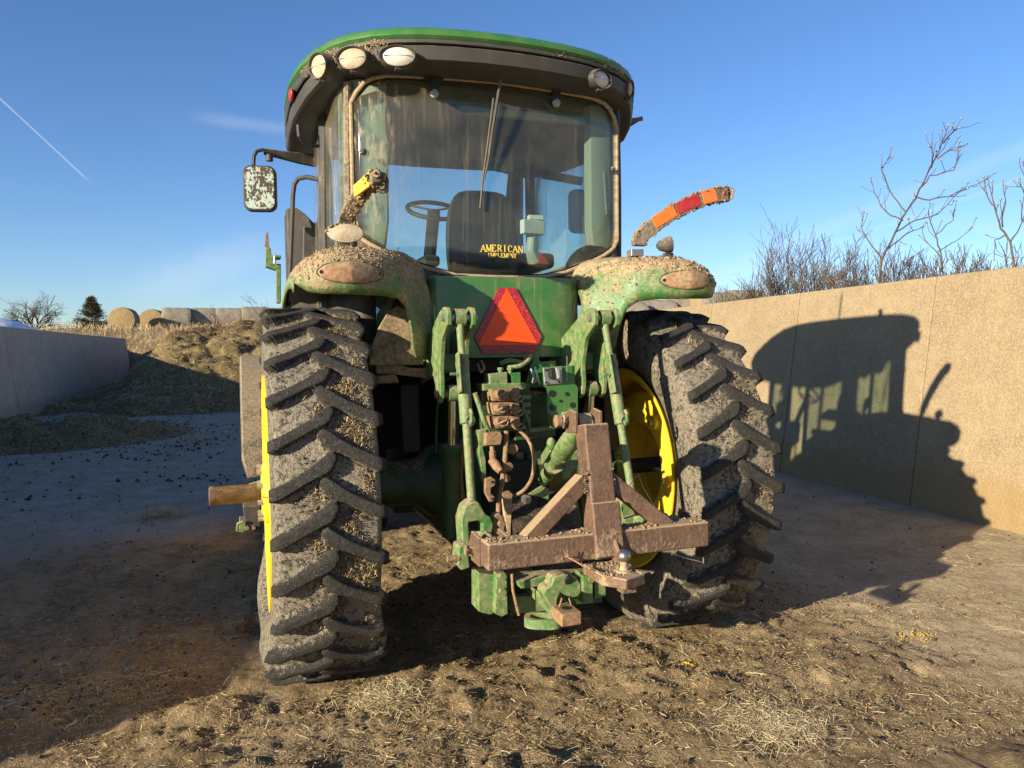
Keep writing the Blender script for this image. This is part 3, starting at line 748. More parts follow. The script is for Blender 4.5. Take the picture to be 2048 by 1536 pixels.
tag(stuff(blade_mesh('floor_straw', np.stack([x, y, z], 1), np.stack([np.cos(a), np.sin(a), rng.normal(0, .2, len(x))], 1), rng.uniform(0.03, 0.2, len(x)), rng.uniform(0.003, 0.008, len(x)), 'straw', lift=0.15)), 'sparse straw strewn over the shaded concrete floor', 'straw')
def tuft(px, py, r, hgt, n, label):
    c = P(px, py, Z=0.0)
    x = rng.normal(c.x, r*0.55, n); y = rng.normal(c.y, r*0.45, n); q = np.exp(-((x-c.x)**2+(y-c.y)**2)/(r*r*0.6))
    z = 0.005+hgt*q*rng.uniform(0, 1, n); a = rng.uniform(0, 2*PI, n)
    o = blade_mesh('straw_tuft', np.stack([x-c.x, y-c.y, z], 1), np.stack([np.cos(a), np.sin(a), rng.normal(0, 0.25, n)], 1), rng.uniform(0.02, 0.10, n)*(1 if hgt > 0.06 else 0.7), rng.uniform(0.0014, 0.0024, n)*(2.2 if hgt > 0.06 else 1), 'straw' if hgt > 0.06 else 'straw_pale', lift=0.2 if hgt > 0.06 else 0.05)
    stuff(o); o.location = (c.x, c.y, 0)
    tag(o, label, 'straw tuft')
tuft(322, 1032, 0.30, 0.10, 700, 'flat tuft of old straw on the shaded floor beside the axle stub')
tuft(1545, 1455, 0.24, 0.018, 2200, 'pale tuft of straw on the lit floor behind the hitch ball')
tuft(770, 1395, 0.20, 0.018, 1600, 'pale straw tuft lying against the foot of the mud-free tyre tread')
tuft(400, 880, 0.40, 0.16, 420, 'loose straw tuft at the tip of the manure ridge')
# ------------------------------------------------------------------ round bales
def mat_bale(name, side):
    m, T, b, out = new_mat(name)
    tc = T.node('ShaderNodeTexCoord').outputs['Object']; oi = T.node('ShaderNodeObjectInfo').outputs['Random']
    n1 = T.noise(tc, 3, 5, 0.65); n2 = T.noise(T.mapv(tc, (6, 30, 30)) if side else tc, 1 if side else 22, 5, 0.7)
    if side:
        c = T.mix(T.ramp(n1, 0.3, 0.7), (0.235, 0.205, 0.165), (0.34, 0.29, 0.215))
        c = T.mix(T.math('MULTIPLY', T.ramp(n2, 0.5, 0.7), 0.6), c, (0.12, 0.098, 0.072))
    else:
        sp = T.node('ShaderNodeSeparateXYZ'); T.l.new(tc, sp.inputs[0])
        r = T.math('SQRT', T.math('ADD', T.math('MULTIPLY', sp.outputs[1], sp.outputs[1]), T.math('MULTIPLY', sp.outputs[2], sp.outputs[2])))
        ring = T.math('SINE', T.math('ADD', T.math('MULTIPLY', r, 75), T.math('MULTIPLY', n1, 14)))
        c = T.mix(T.ramp(n2, 0.3, 0.7), (0.45, 0.33, 0.165), (0.27, 0.19, 0.09))
        c = T.mix(T.math('MULTIPLY', T.ramp(ring, 0.1, 0.9), 0.5), c, (0.18, 0.12, 0.06))
    c = T.mix(T.math('MULTIPLY', oi, 0.25), c, (0.20, 0.155, 0.10))
    T.set(b.inputs['Base Color'], c); b.inputs['Roughness'].default_value = 0.95; b.inputs['Specular IOR Level'].default_value = 0.2
    T.set(b.inputs['Normal'], T.bump(T.math('ADD', n2, n1), 0.05, 0.8))
    return m
M['bale_side'] = mat_bale('weathered_bale_side', True); M['bale_end'] = mat_bale('straw_bale_end', False)
M['net'] = mat_plain('net_wrap_band', (0.32, 0.29, 0.24), 0.8, var=0.5, scale=30)
def make_bale():
    root = bpy.data.objects.new('round_bale', None); col.objects.link(root)
    R = 0.70; n = 40; rows = []
    for xx in np.linspace(-0.74, 0.74, 13):
        e = 1-0.055*max(0, (abs(xx)-0.60)/0.14)**2
        ring = []
        for j in range(n):
            a = 2*PI*j/n
            rr = R*e*(1+0.022*math.sin(3*a+1)+0.016*rnd.uniform(-1, 1))
            z = rr*math.sin(a); z = z if z > -0.62 else -0.62+0.25*(z+0.62)
            ring.append(V(xx+0.012*rnd.uniform(-1, 1), rr*math.cos(a), z+0.64))
        rows.append(ring)
    MB().rings(rows, True, False, False).build('bale_side', 'bale_side', root, smooth=60)
    for s_, row in ((-1, rows[0]), (1, rows[-1])):
        RR = [row]
        for k in (0.8, 0.5, 0.2, 0.02):
            RR.append([V(s_*(0.74+0.05*(1-k*k)), p.y*k, (p.z-0.64)*k+0.64) for p in row])
        MB().rings(RR, True, False, True).build('bale_end', 'bale_end', root, smooth=60)
    return root
bale0 = make_bale(); _first = [True]
def bale(px, py, D, rot, label, group=None, sc=1.0):
    o = bale0 if _first[0] else copy_tree(bale0); _first[0] = False
    p = P(px, py, D=D); o.location = (p.x, p.y, min(p.z-0.64*sc, float(hill_h(np.array([p.x]), np.array([p.y]))[0])-0.02) if px < 700 else p.z-0.64*sc); o.rotation_euler = (rnd.uniform(-.03, .03), 0, rot); o.scale = (sc,)*3
    tag(o, label, 'hay bale', group)
bale(249, 641, 41, PI/2-0.05, 'round bale with golden straw end facing out, beside the cedar')
bale(307, 637, 43.5, PI/2-0.1, 'round bale with straw end half hidden behind a side-on bale')
gl = 'grey weathered round bales lying side-on along the hill crest'
for px, py, D, a in ((353, 626, 43, 0.10), (406, 624, 44, 0.08), (458, 622, 44.5, 0.06), (508, 620, 45, 0.1), (557, 618, 46, 0.1)):
    bale(px, py, D, a, 'grey weathered round bale lying side-on in the row on the hill', gl)
for k, (px, py, D) in enumerate(((1248, 642, 27), (1308, 637, 28), (1366, 631, 28.6), (1424, 622, 28), (1486, 617, 28.6))):
    bale(px, py, D, -0.15, 'grey round bale behind the sunlit tan wall, lying in a long row', 'bales in the row behind the tan wall')

# ------------------------------------------------------------------ white plastic covered clamp beyond the shaded wall
M['white_plastic'] = mat_plain('white_silage_plastic', (0.78, 0.80, 0.84), 0.4, var=0.12, scale=3, bumpd=0.05)
CE = P(112, 650, Y=35).x; CT = P(0, 628, Y=34).z
R = []
for k, xx in enumerate(np.linspace(CE-22, CE, 26)):
    t = (CE-xx)/22; e = math.sqrt(max(0.0, 1-(1-min(1, t*6.5))**2))
    c = V(xx, 35.5, 1.7)
    R.append([c+V(0, 3.2*max(e, .03)*math.cos(a), (CT-1.7)*max(e, .03)*math.sin(a)*(1+0.03*math.sin(xx*2+a*5))) for a in np.linspace(-0.1, PI+0.1, 22)])
tag(MB().rings(R, True).build('plastic_covered_clamp', 'white_plastic', None, smooth=60, origin=(CE-8, 35, 1.6)), 'long mound under white plastic sheeting beyond the shaded wall', 'silage clamp')

# ------------------------------------------------------------------ trees and winter weeds
M['bark'] = mat_plain('grey_bark', (0.115, 0.090, 0.066), 0.9, var=0.4, scale=18, spec=0.2)
M['twig'] = mat_plain('dry_weed_stem', (0.12, 0.085, 0.06), 0.85, var=0.45, scale=11, spec=0.2)
M['twig_red'] = mat_plain('reddish_brush_stem', (0.135, 0.100, 0.078), 0.85, var=0.45, scale=9, spec=0.2)
M['seed'] = mat_plain('dry_seed_pod', (0.40, 0.32, 0.22), 0.85, var=0.7, scale=60, spec=0.2)
M['cedar'] = mat_plain('cedar_foliage', (0.050, 0.060, 0.030), 0.8, var=0.5, scale=3, spec=0.2, c2=(0.085, 0.058, 0.030))
def jit(d, a):
    d = Vector(d)+Vector((rnd.gauss(0, a), rnd.gauss(0, a), rnd.gauss(0, a))); return d.normalized()
def grow(mb, p, d, L, r, lev, o):
    """a limb of a few bends with side limbs; o = options"""
    n = 4 if lev > 0 else 3; pts = [Vector(p)]; dd = Vector(d).normalized()
    for i in range(n):
        dd = jit(dd+Vector((0, 0, o.get('lift', 0.0))), o['wig']); pts.append(pts[-1]+dd*L/n)
    rad = [max(r*(1-0.62*i/n), o['rmin']) for i in range(n+1)]
    mb.tube(pts, rad, 5 if lev > 2 else 3, cap=False)
    if lev == 0:
        if 'tips' in o: o['tips'].append(pts[-1])
        return
    k = o['kids'][min(lev, len(o['kids'])-1)]
    for j in range(k):
        t = rnd.uniform(o.get('t0', 0.3), 1.0); i = min(int(t*n), n-1); q = pts[i].lerp(pts[i+1], t*n-i)
        u, w = basis(dd); a = rnd.uniform(0, 2*PI); sp = o['spread']*rnd.uniform(0.7, 1.25)
        nd = dd*math.cos(sp)+(u*math.cos(a)+w*math.sin(a))*math.sin(sp)
        grow(mb, q, nd, L*rnd.uniform(0.5, 0.8)*o.get('len', 1.0), rad[i]*0.62, lev-1, o)
    if 'tips' in o: o['tips'].append(pts[-1])
# bare broad tree
b = P(68, 655, D=60); base = V(b.x, b.y, 2.6)
tr = thing('bare_tree', 'leafless spreading tree standing behind the white plastic mound', 'tree', base)
mb = MB(); mb.tube([base, base+V(0.1, 0, 0.7), base+V(-0.1, 0, 1.3)], [0.24, 0.19, 0.17], 8); mb.build('trunk', 'bark', tr)
mb = MB(); o = dict(wig=0.17, rmin=0.011, kids=[0, 4, 4, 4, 4], spread=0.75, lift=0.05, t0=0.2, len=1.0)
for k in range(9):
    a = 2*PI*k/9+rnd.uniform(-.3, .3); e = rnd.uniform(0.25, 1.1)
    grow(mb, base+V(-0.1*0.8, 0, rnd.uniform(0.8, 1.3)), V(math.cos(a)*math.cos(e), math.sin(a)*math.cos(e), math.sin(e)), rnd.uniform(1.5, 2.2), 0.09, 3, o)
mb.build('crown', 'bark', tr, smooth=60)
# cedar
b = P(184, 662, D=47); base = V(b.x, b.y, 2.55)
tr = thing('cedar_tree', 'small dark conical cedar beside the end-on bale', 'tree', base)
MB().tube([base, base+V(0.03, 0, 2.6)], [0.08, 0.02], 6).build('trunk', 'bark', tr)
vs = []; fs = []; mbb = MB()
for k in range(150):
    t = rnd.random()**0.8; z = 0.15+2.45*t; rr = (1.25*(1-t)**0.85+0.08)*rnd.uniform(0.65, 1.12); a = rnd.uniform(0, 2*PI)
    tip = base+V(math.cos(a)*rr, math.sin(a)*rr, z+0.30*rr+rnd.uniform(-.05, .1)); root = base+V(0, 0, z)
    mbb.tube([root, root.lerp(tip, 0.6)+V(0, 0, -0.03), tip], [0.014, 0.01, 0.004], 3, cap=False)
    for j in range(95):
        q = root.lerp(tip, 0.18+0.84*rnd.random()); q = q+V(rnd.gauss(0, .07), rnd.gauss(0, .07), rnd.gauss(0, .055))
        d = jit((tip-root).normalized()+V(0, 0, 0.5), 0.5)*rnd.uniform(0.05, 0.12); u, w = basis(d); u = (u*math.cos(j)+w*math.sin(j))*0.018
        i = len(vs); vs += [q-u, q+u, q+d]; fs.append((i, i+1, i+2))
mbb.build('branches', 'bark', tr)
raw('crown', np.array([tuple(v) for v in vs]), np.array(fs), 'cedar', tr)

def pods(mb, pts, r):
    for p in pts:
        s_ = r*rnd.uniform(0.6, 1.15); mb.ell(p, (s_, s_, s_*0.85), 6, 4)
def on_bank(px, py, off):
    """foot of a weed on the bank: the pixel on the vertical plane off metres behind the wall's foot line"""
    v = ray(px, py); n = np.array([oR.x, oR.y, 0]); b0 = np.array([4.954, 0.47, 0])+n*off
    t = (n@(b0-CAM))/(n@v); q = CAM+v*t
    return Vector(q)
def weed(lines, off, label, thick, twigs=3, podr=0.013, group=None, name='dry_weed'):
    """tall dry weed: main limbs drawn as pixel lines on its own upright plane, with real twigs around them"""
    root = on_bank(*lines[0][0], off); base = V(root.x, root.y, 2.06)
    t = thing(name, label, 'weed', base, group)
    mb = MB(); tips = []
    for k, ln in enumerate(lines):
        pts = []
        dep = rnd.uniform(-0.18, 0.18)
        for i, (x, y) in enumerate(ln):
            pts.append(on_bank(x, y, off+dep*i/(len(ln)-1) if k else off))
        if k == 0: pts[0] = base
        fine = []
        for i in range(len(pts)-1):
            for j in range(3):
                fine.append(pts[i].lerp(pts[i+1], j/3)+Vector((rnd.gauss(0, .006), rnd.gauss(0, .006), rnd.gauss(0, .006))))
        fine.append(pts[-1]); n = len(fine)
        th = thick*(1.0 if k == 0 else 0.62)
        mb.tube(fine, [max(th*(1-0.72*i/n), 0.0036) for i in range(n)], 5, cap=False)
        tips.append(fine[-1])
        for i in range(n//3, n-1):
            if rnd.random() < 0.13*twigs:
                d = jit((fine[i+1]-fine[i]).normalized()+V(0, 0, 0.2), 0.55); L = rnd.uniform(0.07, 0.22)
                q = fine[i]+d*L*0.6+V(0, 0, 0.01); e = q+jit(d+V(0, 0, 0.5), 0.2)*L*0.5
                mb.tube([fine[i], q, e], [0.0040, 0.0034, 0.0028], 3, cap=False); tips.append(e)
    mb.build('stem', 'twig', t)
    if podr:
        for p_ in tips:
            mp = MB(); pods(mp, [p_], podr); mp.build('seed_head', 'seed', t)
    return t
weed([[(1752, 566), (1764, 520), (1790, 465), (1812, 425), (1838, 380), (1862, 335), (1885, 285), (1897, 250)],
      [(1812, 425), (1788, 395), (1772, 365), (1762, 335), (1782, 312)], [(1806, 440), (1770, 425), (1750, 385), (1742, 360)],
      [(1830, 392), (1858, 402), (1900, 392), (1945, 372), (1976, 355)], [(1862, 335), (1868, 310), (1858, 292)], [(1872, 318), (1900, 300), (1925, 292)],
      [(1838, 380), (1860, 352), (1905, 340), (1925, 305)], [(1790, 465), (1830, 440), (1880, 425), (1925, 375)], [(1885, 285), (1908, 262), (1918, 256)],
      [(1764, 520), (1735, 480), (1722, 455), (1728, 425)], [(1775, 498), (1810, 470), (1850, 452)]],
     0.95, 'tallest dry weed with pale round seed heads above the tan wall', 0.0155, 8)
weed([[(1895, 548), (1880, 500), (1872, 470), (1855, 430), (1860, 405)], [(1880, 500), (1915, 480), (1945, 455)], [(1872, 470), (1905, 440), (1908, 420)], [(1880, 510), (1850, 480), (1845, 455)]],
     1.1, 'short forked dry weed right of the tallest weed on the bank', 0.011, 2)
weed([[(2044, 524), (2020, 485), (2002, 455), (1993, 425), (1975, 395), (1965, 375)], [(2002, 455), (2008, 420), (2012, 375)], [(1993, 425), (1985, 390), (1984, 362)], [(2020, 485), (2040, 455), (2052, 430)], [(2012, 470), (1990, 480), (1988, 520)]],
     0.85, 'dry weed with seed heads at the far right of the tan wall', 0.013, 3)
weed([[(2075, 520), (2066, 460), (2058, 400), (2050, 350), (2046, 322)], [(2058, 400), (2044, 380), (2036, 362)], [(2066, 460), (2045, 440), (2040, 400)]],
     0.9, 'dry weed leaning over the wall joint nearest the yard entrance', 0.013, 3)
def brush(px, py, off, hgt, n, label, spread=0.35, group=None, mat='twig_red', lev=2, r=0.011, kids=(0, 5, 5)):
    q = on_bank(px, py, off); base = V(q.x, q.y, 2.0)
    t = thing('leafless_shrub', label, 'shrub', base, group); mb = MB(); tips = []
    o = dict(wig=0.10, rmin=0.0030, kids=list(kids), spread=0.55, lift=0.10, t0=0.15, len=0.85, tips=tips)
    for k in range(n):
        a = rnd.uniform(0, 2*PI); e = rnd.gauss(0, spread)
        d = V(math.cos(a)*math.sin(e), math.sin(a)*math.sin(e), math.cos(e))
        grow(mb, base+V(rnd.gauss(0, .09), rnd.gauss(0, .09), 0), d, hgt*rnd.uniform(0.5, 0.95), r*rnd.uniform(.7, 1.1), lev, o)
    mb.build('stems', mat, t)
    mp = MB(); pods(mp, rnd.sample(tips, min(26, len(tips))), 0.008); stuff(mp.build('buds', 'seed', t))
gb = 'leafless shrubs on the bank behind the tan wall'
brush(1545, 575, 1.2, 1.1, 11, 'tall airy leafless shrub over the far part of the tan wall', 0.22)
brush(1622, 570, 1.3, 1.15, 10, 'forked leafless shrub with upright stems beside the airy shrub', 0.25)
brush(1700, 566, 1.1, 0.95, 11, 'dense leafless shrub at the foot of the tallest weed', 0.4)
for px, hgt, off in ((1450, 0.35, 1.6), (1490, 0.5, 1.5), (1520, 0.45, 1.9), (1575, 0.5, 1.7), (1655, 0.5, 1.9), (1730, 0.55, 1.6), (1790, 0.5, 1.5), (1850, 0.42, 1.7), (1935, 0.40, 1.6), (1985, 0.36, 1.5)):
    brush(px, 575-(px-1440)*0.08, off, hgt*1.5, 15, 'low tangled leafless shrub along the top of the tan wall', 0.6, gb)
for px, py, D, hh, lb in ((440, 640, 37, 1.5, 'thin leafless sapling in front of the side-on bales'), (545, 635, 38, 1.6, 'leafless sapling beside the tractor cab, before the bales')):
    q = P(px, py, D=D); base = V(q.x, q.y, float(hill_h(np.array([q.x]), np.array([q.y]))[0]))
    t = thing('leafless_sapling', lb, 'shrub', base); mb = MB(); o = dict(wig=0.12, rmin=0.007, kids=[0, 4, 4], spread=0.5, lift=0.05, t0=0.2, len=0.9)
    for k in range(8):
        a = rnd.uniform(0, 2*PI); e = rnd.gauss(0, 0.5); grow(mb, base, V(math.cos(a)*math.sin(e), math.sin(a)*math.sin(e), math.cos(e)), hh*rnd.uniform(.5, .9), 0.014, 2, o)
    mb.build('stems', 'twig_red', t)
# dry grass on the hill crest and above the walls
n = 9000; x = rng.uniform(-16, 2, n); y = rng.uniform(29, 41, n); z = hill_h(x, y)
d = np.stack([rng.normal(0, .5, n), rng.normal(0, .5, n), np.ones(n)], 1); L = rng.uniform(0.12, 0.45, n)
tag(stuff(blade_mesh('dry_grass', np.stack([x, y, z+L*0.4], 1), d, L, rng.uniform(0.008, 0.018, n), 'straw')), 'dry winter grass on the slope below the bales', 'grass')
n = 3500; s_ = rng.uniform(-2, 16, n); of = 0.55+rng.exponential(0.5, n); x = 4.954+oR.x*of+dR.x*s_; y = 0.47+oR.y*of+dR.y*s_
L = rng.uniform(0.10, 0.38, n); d = np.stack([rng.normal(0, .4, n), rng.normal(0, .4, n), np.ones(n)], 1)
tag(stuff(blade_mesh('dry_bank_grass', np.stack([x, y, 2.1+L*0.3], 1), d, L, rng.uniform(0.0025, 0.005, n), 'straw')), 'short dry grass along the top of the tan wall', 'grass')
# ------------------------------------------------------------------ tractor
tractor = thing('tractor', 'green farm tractor with mud-caked fenders and big yellow-rimmed tyres, seen from behind', 'tractor', (0, 0, 0))
TR = tractor
AXZ = 0.915

def tyre_mesh(name, xc, yc, zc, R, hw, rim, N, nth, parent, lugh=0.040, seed=0, flat=0.0, pitch_rise=0.125, vmir=1, bulge=0.06, mat='rubber', mark=0.0):
    """moulded tractor tyre: carcass with chevron lugs as one surface"""
    Rb = R-lugh
    k = hw/0.243
    prof = [(-0.165, rim), (-0.205, rim+0.045), (-0.236, rim+0.11), (-0.250, rim+0.18), (-0.249, Rb-0.13), (-0.243, Rb-0.085), (-0.236, Rb-0.050), (-0.226, Rb-0.020), (-0.13, Rb-0.008), (0, Rb)]
    prof = prof+[(-s_, r) for s_, r in prof[-2::-1]]
    pr = np.array(prof); pr[:, 0] *= k
    seg = np.hypot(np.diff(pr[:, 0]), np.diff(pr[:, 1])); q = np.concatenate([[0], np.cumsum(seg)])
    mid = np.interp(0, pr[:, 0][8:11], q[8:11]); q = q-mid
    Mn = 92 if nth > 1000 else 48
    qq = np.linspace(q[0], q[-1], Mn)
    ss = np.interp(qq, q, pr[:, 0]); rr = np.interp(qq, q, pr[:, 1])
    for _ in range(2):                                              # soften the profile
        ss[1:-1] = (ss[:-2]+2*ss[1:-1]+ss[2:])/4; rr[1:-1] = (rr[:-2]+2*rr[1:-1]+rr[2:])/4
    ds = np.gradient(ss); dr = np.gradient(rr); ln = np.hypot(ds, dr); nx, nr = -dr/ln, ds/ln      # outward normal in profile
    ph = np.arange(nth)*2*PI/nth
    PH, Q = np.meshgrid(ph, qq, indexing='ij')
    H = np.zeros_like(PH)
    tw = 0.231*k
    for side, offs in ((-1, 0.0), (1, 0.5)):
        g = Q*side                                                   # distance from the crown line towards this shoulder
        gg = np.clip(g, -0.07, tw*0.98)
        drop = pitch_rise*vmir*(gg/tw)*(1.0+0.12*(1-gg/tw))          # lug falls towards the shoulder
        arc = PH*R+drop
        pitch = 2*PI*R/N
        u = (arc/pitch-offs-mark) % 1.0; u = np.where(u > 0.5, u-1, u)*pitch
        perp = u*math.cos(math.atan(pitch_rise/tw))
        hw_ = 0.0225+0.0105*sstep(0.09, -0.015, g)
        up_ = sstep(hw_+0.013, hw_-0.001, perp); dn_ = sstep(-hw_-0.007, -hw_+0.001, perp)
        hgt = up_*dn_
        rn = np.clip((0.004-g)/0.03, 0, 1); hgt = hgt*sstep(-0.046+0.02*np.clip(np.abs(perp)/hw_, 0, 1)**2, -0.030+0.02*np.clip(np.abs(perp)/hw_, 0, 1)**2, g)
        hgt = hgt*sstep(tw+0.006, tw-0.003, g)
        H = np.maximum(H, hgt)
    Hh = H*lugh*(1+0.30*sstep(0.12, 0.22, np.abs(Q)))
    wear = 0.0025*(fbm(PH*9+seed, Q*30, seed+200, 3)-0.5)
    S = ss[None, :]+nx[None, :]*(Hh+wear); Rr = rr[None, :]+nr[None, :]*(Hh+wear)
    Rr = np.minimum(Rr, R+0.003)
    X = S; Y = -Rr*np.cos(PH); Z = Rr*np.sin(PH)+zc
    sw = sstep(0.80*hw, 0.97*hw, np.abs(S))*sstep(R*0.99, R*0.88, Rr)+0.5*sstep(0.9*hw, 1.0*hw, np.abs(S))
    X = X+np.sign(S)*bulge*np.clip(sw, 0, 1)*np.exp(-((Z-0.24)/0.17)**2)*(np.sin(PH) < 0)
    Z = np.where(Z < 0.02, 0.02-(0.02-Z)*0.22, Z)
    v = np.stack([X+xc, Y+yc, Z], 2).reshape(-1, 3)
    i = np.arange(nth)[:, None]; j = np.arange(Mn-1)[None]; i2 = (i+1) % nth
    f = np.stack([i*Mn+j, i2*Mn+j, i2*Mn+j+1, i*Mn+j+1], 2).reshape(-1, 4)
    ob = raw(name, v, f[:, ::-1], mat, parent, smooth=True)
    at = ob.data.attributes.new('lug', 'FLOAT', 'POINT'); at.data.foreach_set('value', H.reshape(-1).astype(np.float32))
    return ob

AW = 1.016; AWS = {-1: 1.016, 1: 1.040}
def rear_wheel(sx, mark):
    """sx = -1 left, +1 right: dished yellow disc with its hub outboard"""
    x = sx*AWS[sx]
    o = sx
    prof = [(0.150, 0.205), (0.24, 0.205), (0.30, 0.15), (0.36, 0.085), (0.44, 0.06), (0.50, 0.085), (0.535, 0.12), (0.545, 0.17), (0.565, 0.215), (0.600, 0.238), (0.614, 0.240), (0.616, 0.228), (0.575, 0.200), (0.56, 0.15),
            (0.55, 0.10), (0.55, -0.12), (0.575, -0.185), (0.612, -0.205), (0.612, -0.215), (0.600, -0.215), (0.555, -0.185), (0.535, -0.13), (0.530, 0.02), (0.49, 0.055), (0.43, 0.035), (0.35, 0.055), (0.29, 0.125), (0.235, 0.178), (0.15, 0.178)]
    w = MB().lathe([(r, h) for r, h in prof]+[prof[0]], (x, 0, AXZ), (o, 0, 0), 72, closed=True).build('rear_wheel', 'yellow', TR, smooth=32)
    tyre_mesh('tyre', x, 0, AXZ, 0.968, 0.228 if sx < 0 else 0.238, 0.585, 29, 29*60, w, seed=3 if sx < 0 else 8, mark=mark)
    # cast hub in two halves clamped on the bar axle
    for a in (0, 1):
        mb = MB(); R = []
        for h, rr in ((0.205, 0.165), (0.235, 0.165), (0.25, 0.15), (0.26, 0.12)):
            ring = []
            for i in range(13):
                t = a*PI+0.03+(PI-0.06)*i/12; ring.append(V(x+o*h, math.cos(t)*rr, AXZ+math.sin(t)*rr))
            for i in range(12, -1, -1):
                t = a*PI+0.03+(PI-0.06)*i/12; ring.append(V(x+o*h, math.cos(t)*0.052, AXZ+math.sin(t)*0.052))
            R.append(ring)
        mb.rings(R).build('hub_half', 'yellow', w, bevel=0.004)
    for i in range(10):
        t = 2*PI*i/10+0.2; c = V(x+o*0.235, math.cos(t)*0.135, AXZ+math.sin(t)*0.135)
        MB().cyl(c, c+V(o*0.045, 0, 0), 0.014, n=6).build('wheel_bolt', 'zinc', w)
    # weights and stiffening pockets on the inner face
    for i in range(6):
        t = 2*PI*i/6+0.35; c = V(x+o*0.045, math.cos(t)*0.43, AXZ+math.sin(t)*0.43)
        MB().ell(c, (0.035, 0.11, 0.075), 14, 8, rotx(t)).build('disc_pocket', 'yellow', w, smooth=60)
    wt = MB().lathe([(0.255, -0.065), (0.275, -0.085), (0.43, -0.085), (0.46, -0.06), (0.465, 0.02), (0.40, 0.06), (0.255, 0.10), (0.255, -0.065)], (x, 0, AXZ), (o, 0, 0), 64, closed=True).build('wheel_weight', 'yellow', w, smooth=32)
    for i in range(6):
        t = 2*PI*i/6+0.1; c = V(x-o*0.085, math.cos(t)*0.355, AXZ+math.sin(t)*0.355)
        MB().cyl(c+V(o*0.02, 0, 0), c-V(o*0.022, 0, 0), 0.050, 0.042, 16).build('weight_boss', 'yellow', w)
        MB().cyl(c, c-V(o*0.045, 0, 0), 0.016, n=6).build('weight_bolt', 'zinc', w)
    return w
wl = rear_wheel(-1, 0.30); wr = rear_wheel(1, 0.05)
# bar axle through both hubs
mb = MB(); mb.stack((-1.53, 0, AXZ), (-0.62, 0, AXZ), [(0, 0.044), (0.006, 0.050), (0.03, 0.050), (0.035, 0.047), (1, 0.047)], 28); mb.build('axle_shaft', 'axle', TR, smooth=40)
mb = MB(); mb.stack((1.50, 0, AXZ), (0.62, 0, AXZ), [(0, 0.044), (0.006, 0.050), (0.03, 0.050), (0.035, 0.047), (1, 0.047)], 28); mb.build('axle_shaft', 'dark', TR, smooth=40)
for s_ in (-1, 1):
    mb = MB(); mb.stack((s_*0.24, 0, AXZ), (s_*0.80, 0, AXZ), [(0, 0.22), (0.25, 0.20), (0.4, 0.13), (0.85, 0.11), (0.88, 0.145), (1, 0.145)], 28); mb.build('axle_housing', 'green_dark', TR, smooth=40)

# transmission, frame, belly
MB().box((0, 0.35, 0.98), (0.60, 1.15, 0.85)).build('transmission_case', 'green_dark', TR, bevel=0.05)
MB().box((0, -0.20, 1.10), (0.52, 0.22, 0.62)).build('rear_housing', 'green_dark', TR, bevel=0.04)
MB().box((0, 1.9, 0.85), (0.62, 2.1, 0.55)).build('engine_block', 'dark', TR, bevel=0.05)
MB().box((0, 2.2, 0.55), (0.75, 2.2, 0.12)).build('frame_rail', 'green_dark', TR, bevel=0.02)
mb = MB(); mb.box((-0.82, 1.15, 0.80), (0.62, 1.25, 0.62)); mb.build('fuel_tank', 'black_dusty', TR, bevel=0.09, seg=4)
mb = MB(); mb.box((0.80, 1.15, 0.85), (0.55, 1.1, 0.55)); mb.build('battery_box', 'black_dusty', TR, bevel=0.06, seg=3)
MB().box((0, 0.98, 1.27), (1.56, 1.05, 0.46)).build('underframe_blocker', 'dark', TR, bevel=0.03)  # dark box added to block the sunlit hood side from view
# hood
R = []
for y, hw, zt in ((1.55, 0.40, 2.06), (2.0, 0.42, 2.05), (2.8, 0.42, 1.98), (3.5, 0.40, 1.86), (3.78, 0.34, 1.70)):
    R.append([V(-hw, y, 1.1), V(-hw-0.02, y, 1.5), V(-hw, y, zt-0.14), V(-hw*0.82, y, zt-0.03), V(-hw*0.4, y, zt), V(hw*0.4, y, zt), V(hw*0.82, y, zt-0.03), V(hw, y, zt-0.14), V(hw+0.02, y, 1.5), V(hw, y, 1.1)])
MB().rings(R).build('hood', 'green', TR, smooth=45)
mb = MB(); mb.tube([(0.80, 1.82, 1.35), (0.80, 1.82, 1.8), (0.80, 1.82, 2.7), (0.82, 1.80, 3.10), (0.86, 1.74, 3.22)], [0.085, 0.085, 0.085, 0.065, 0.062], 18); mb.build('exhaust_stack', 'black', TR)
mb = MB(); mb.tube([(-0.72, 1.85, 1.5), (-0.72, 1.85, 2.5)], [0.06, 0.06], 14); mb.build('air_intake_pipe', 'black', TR)
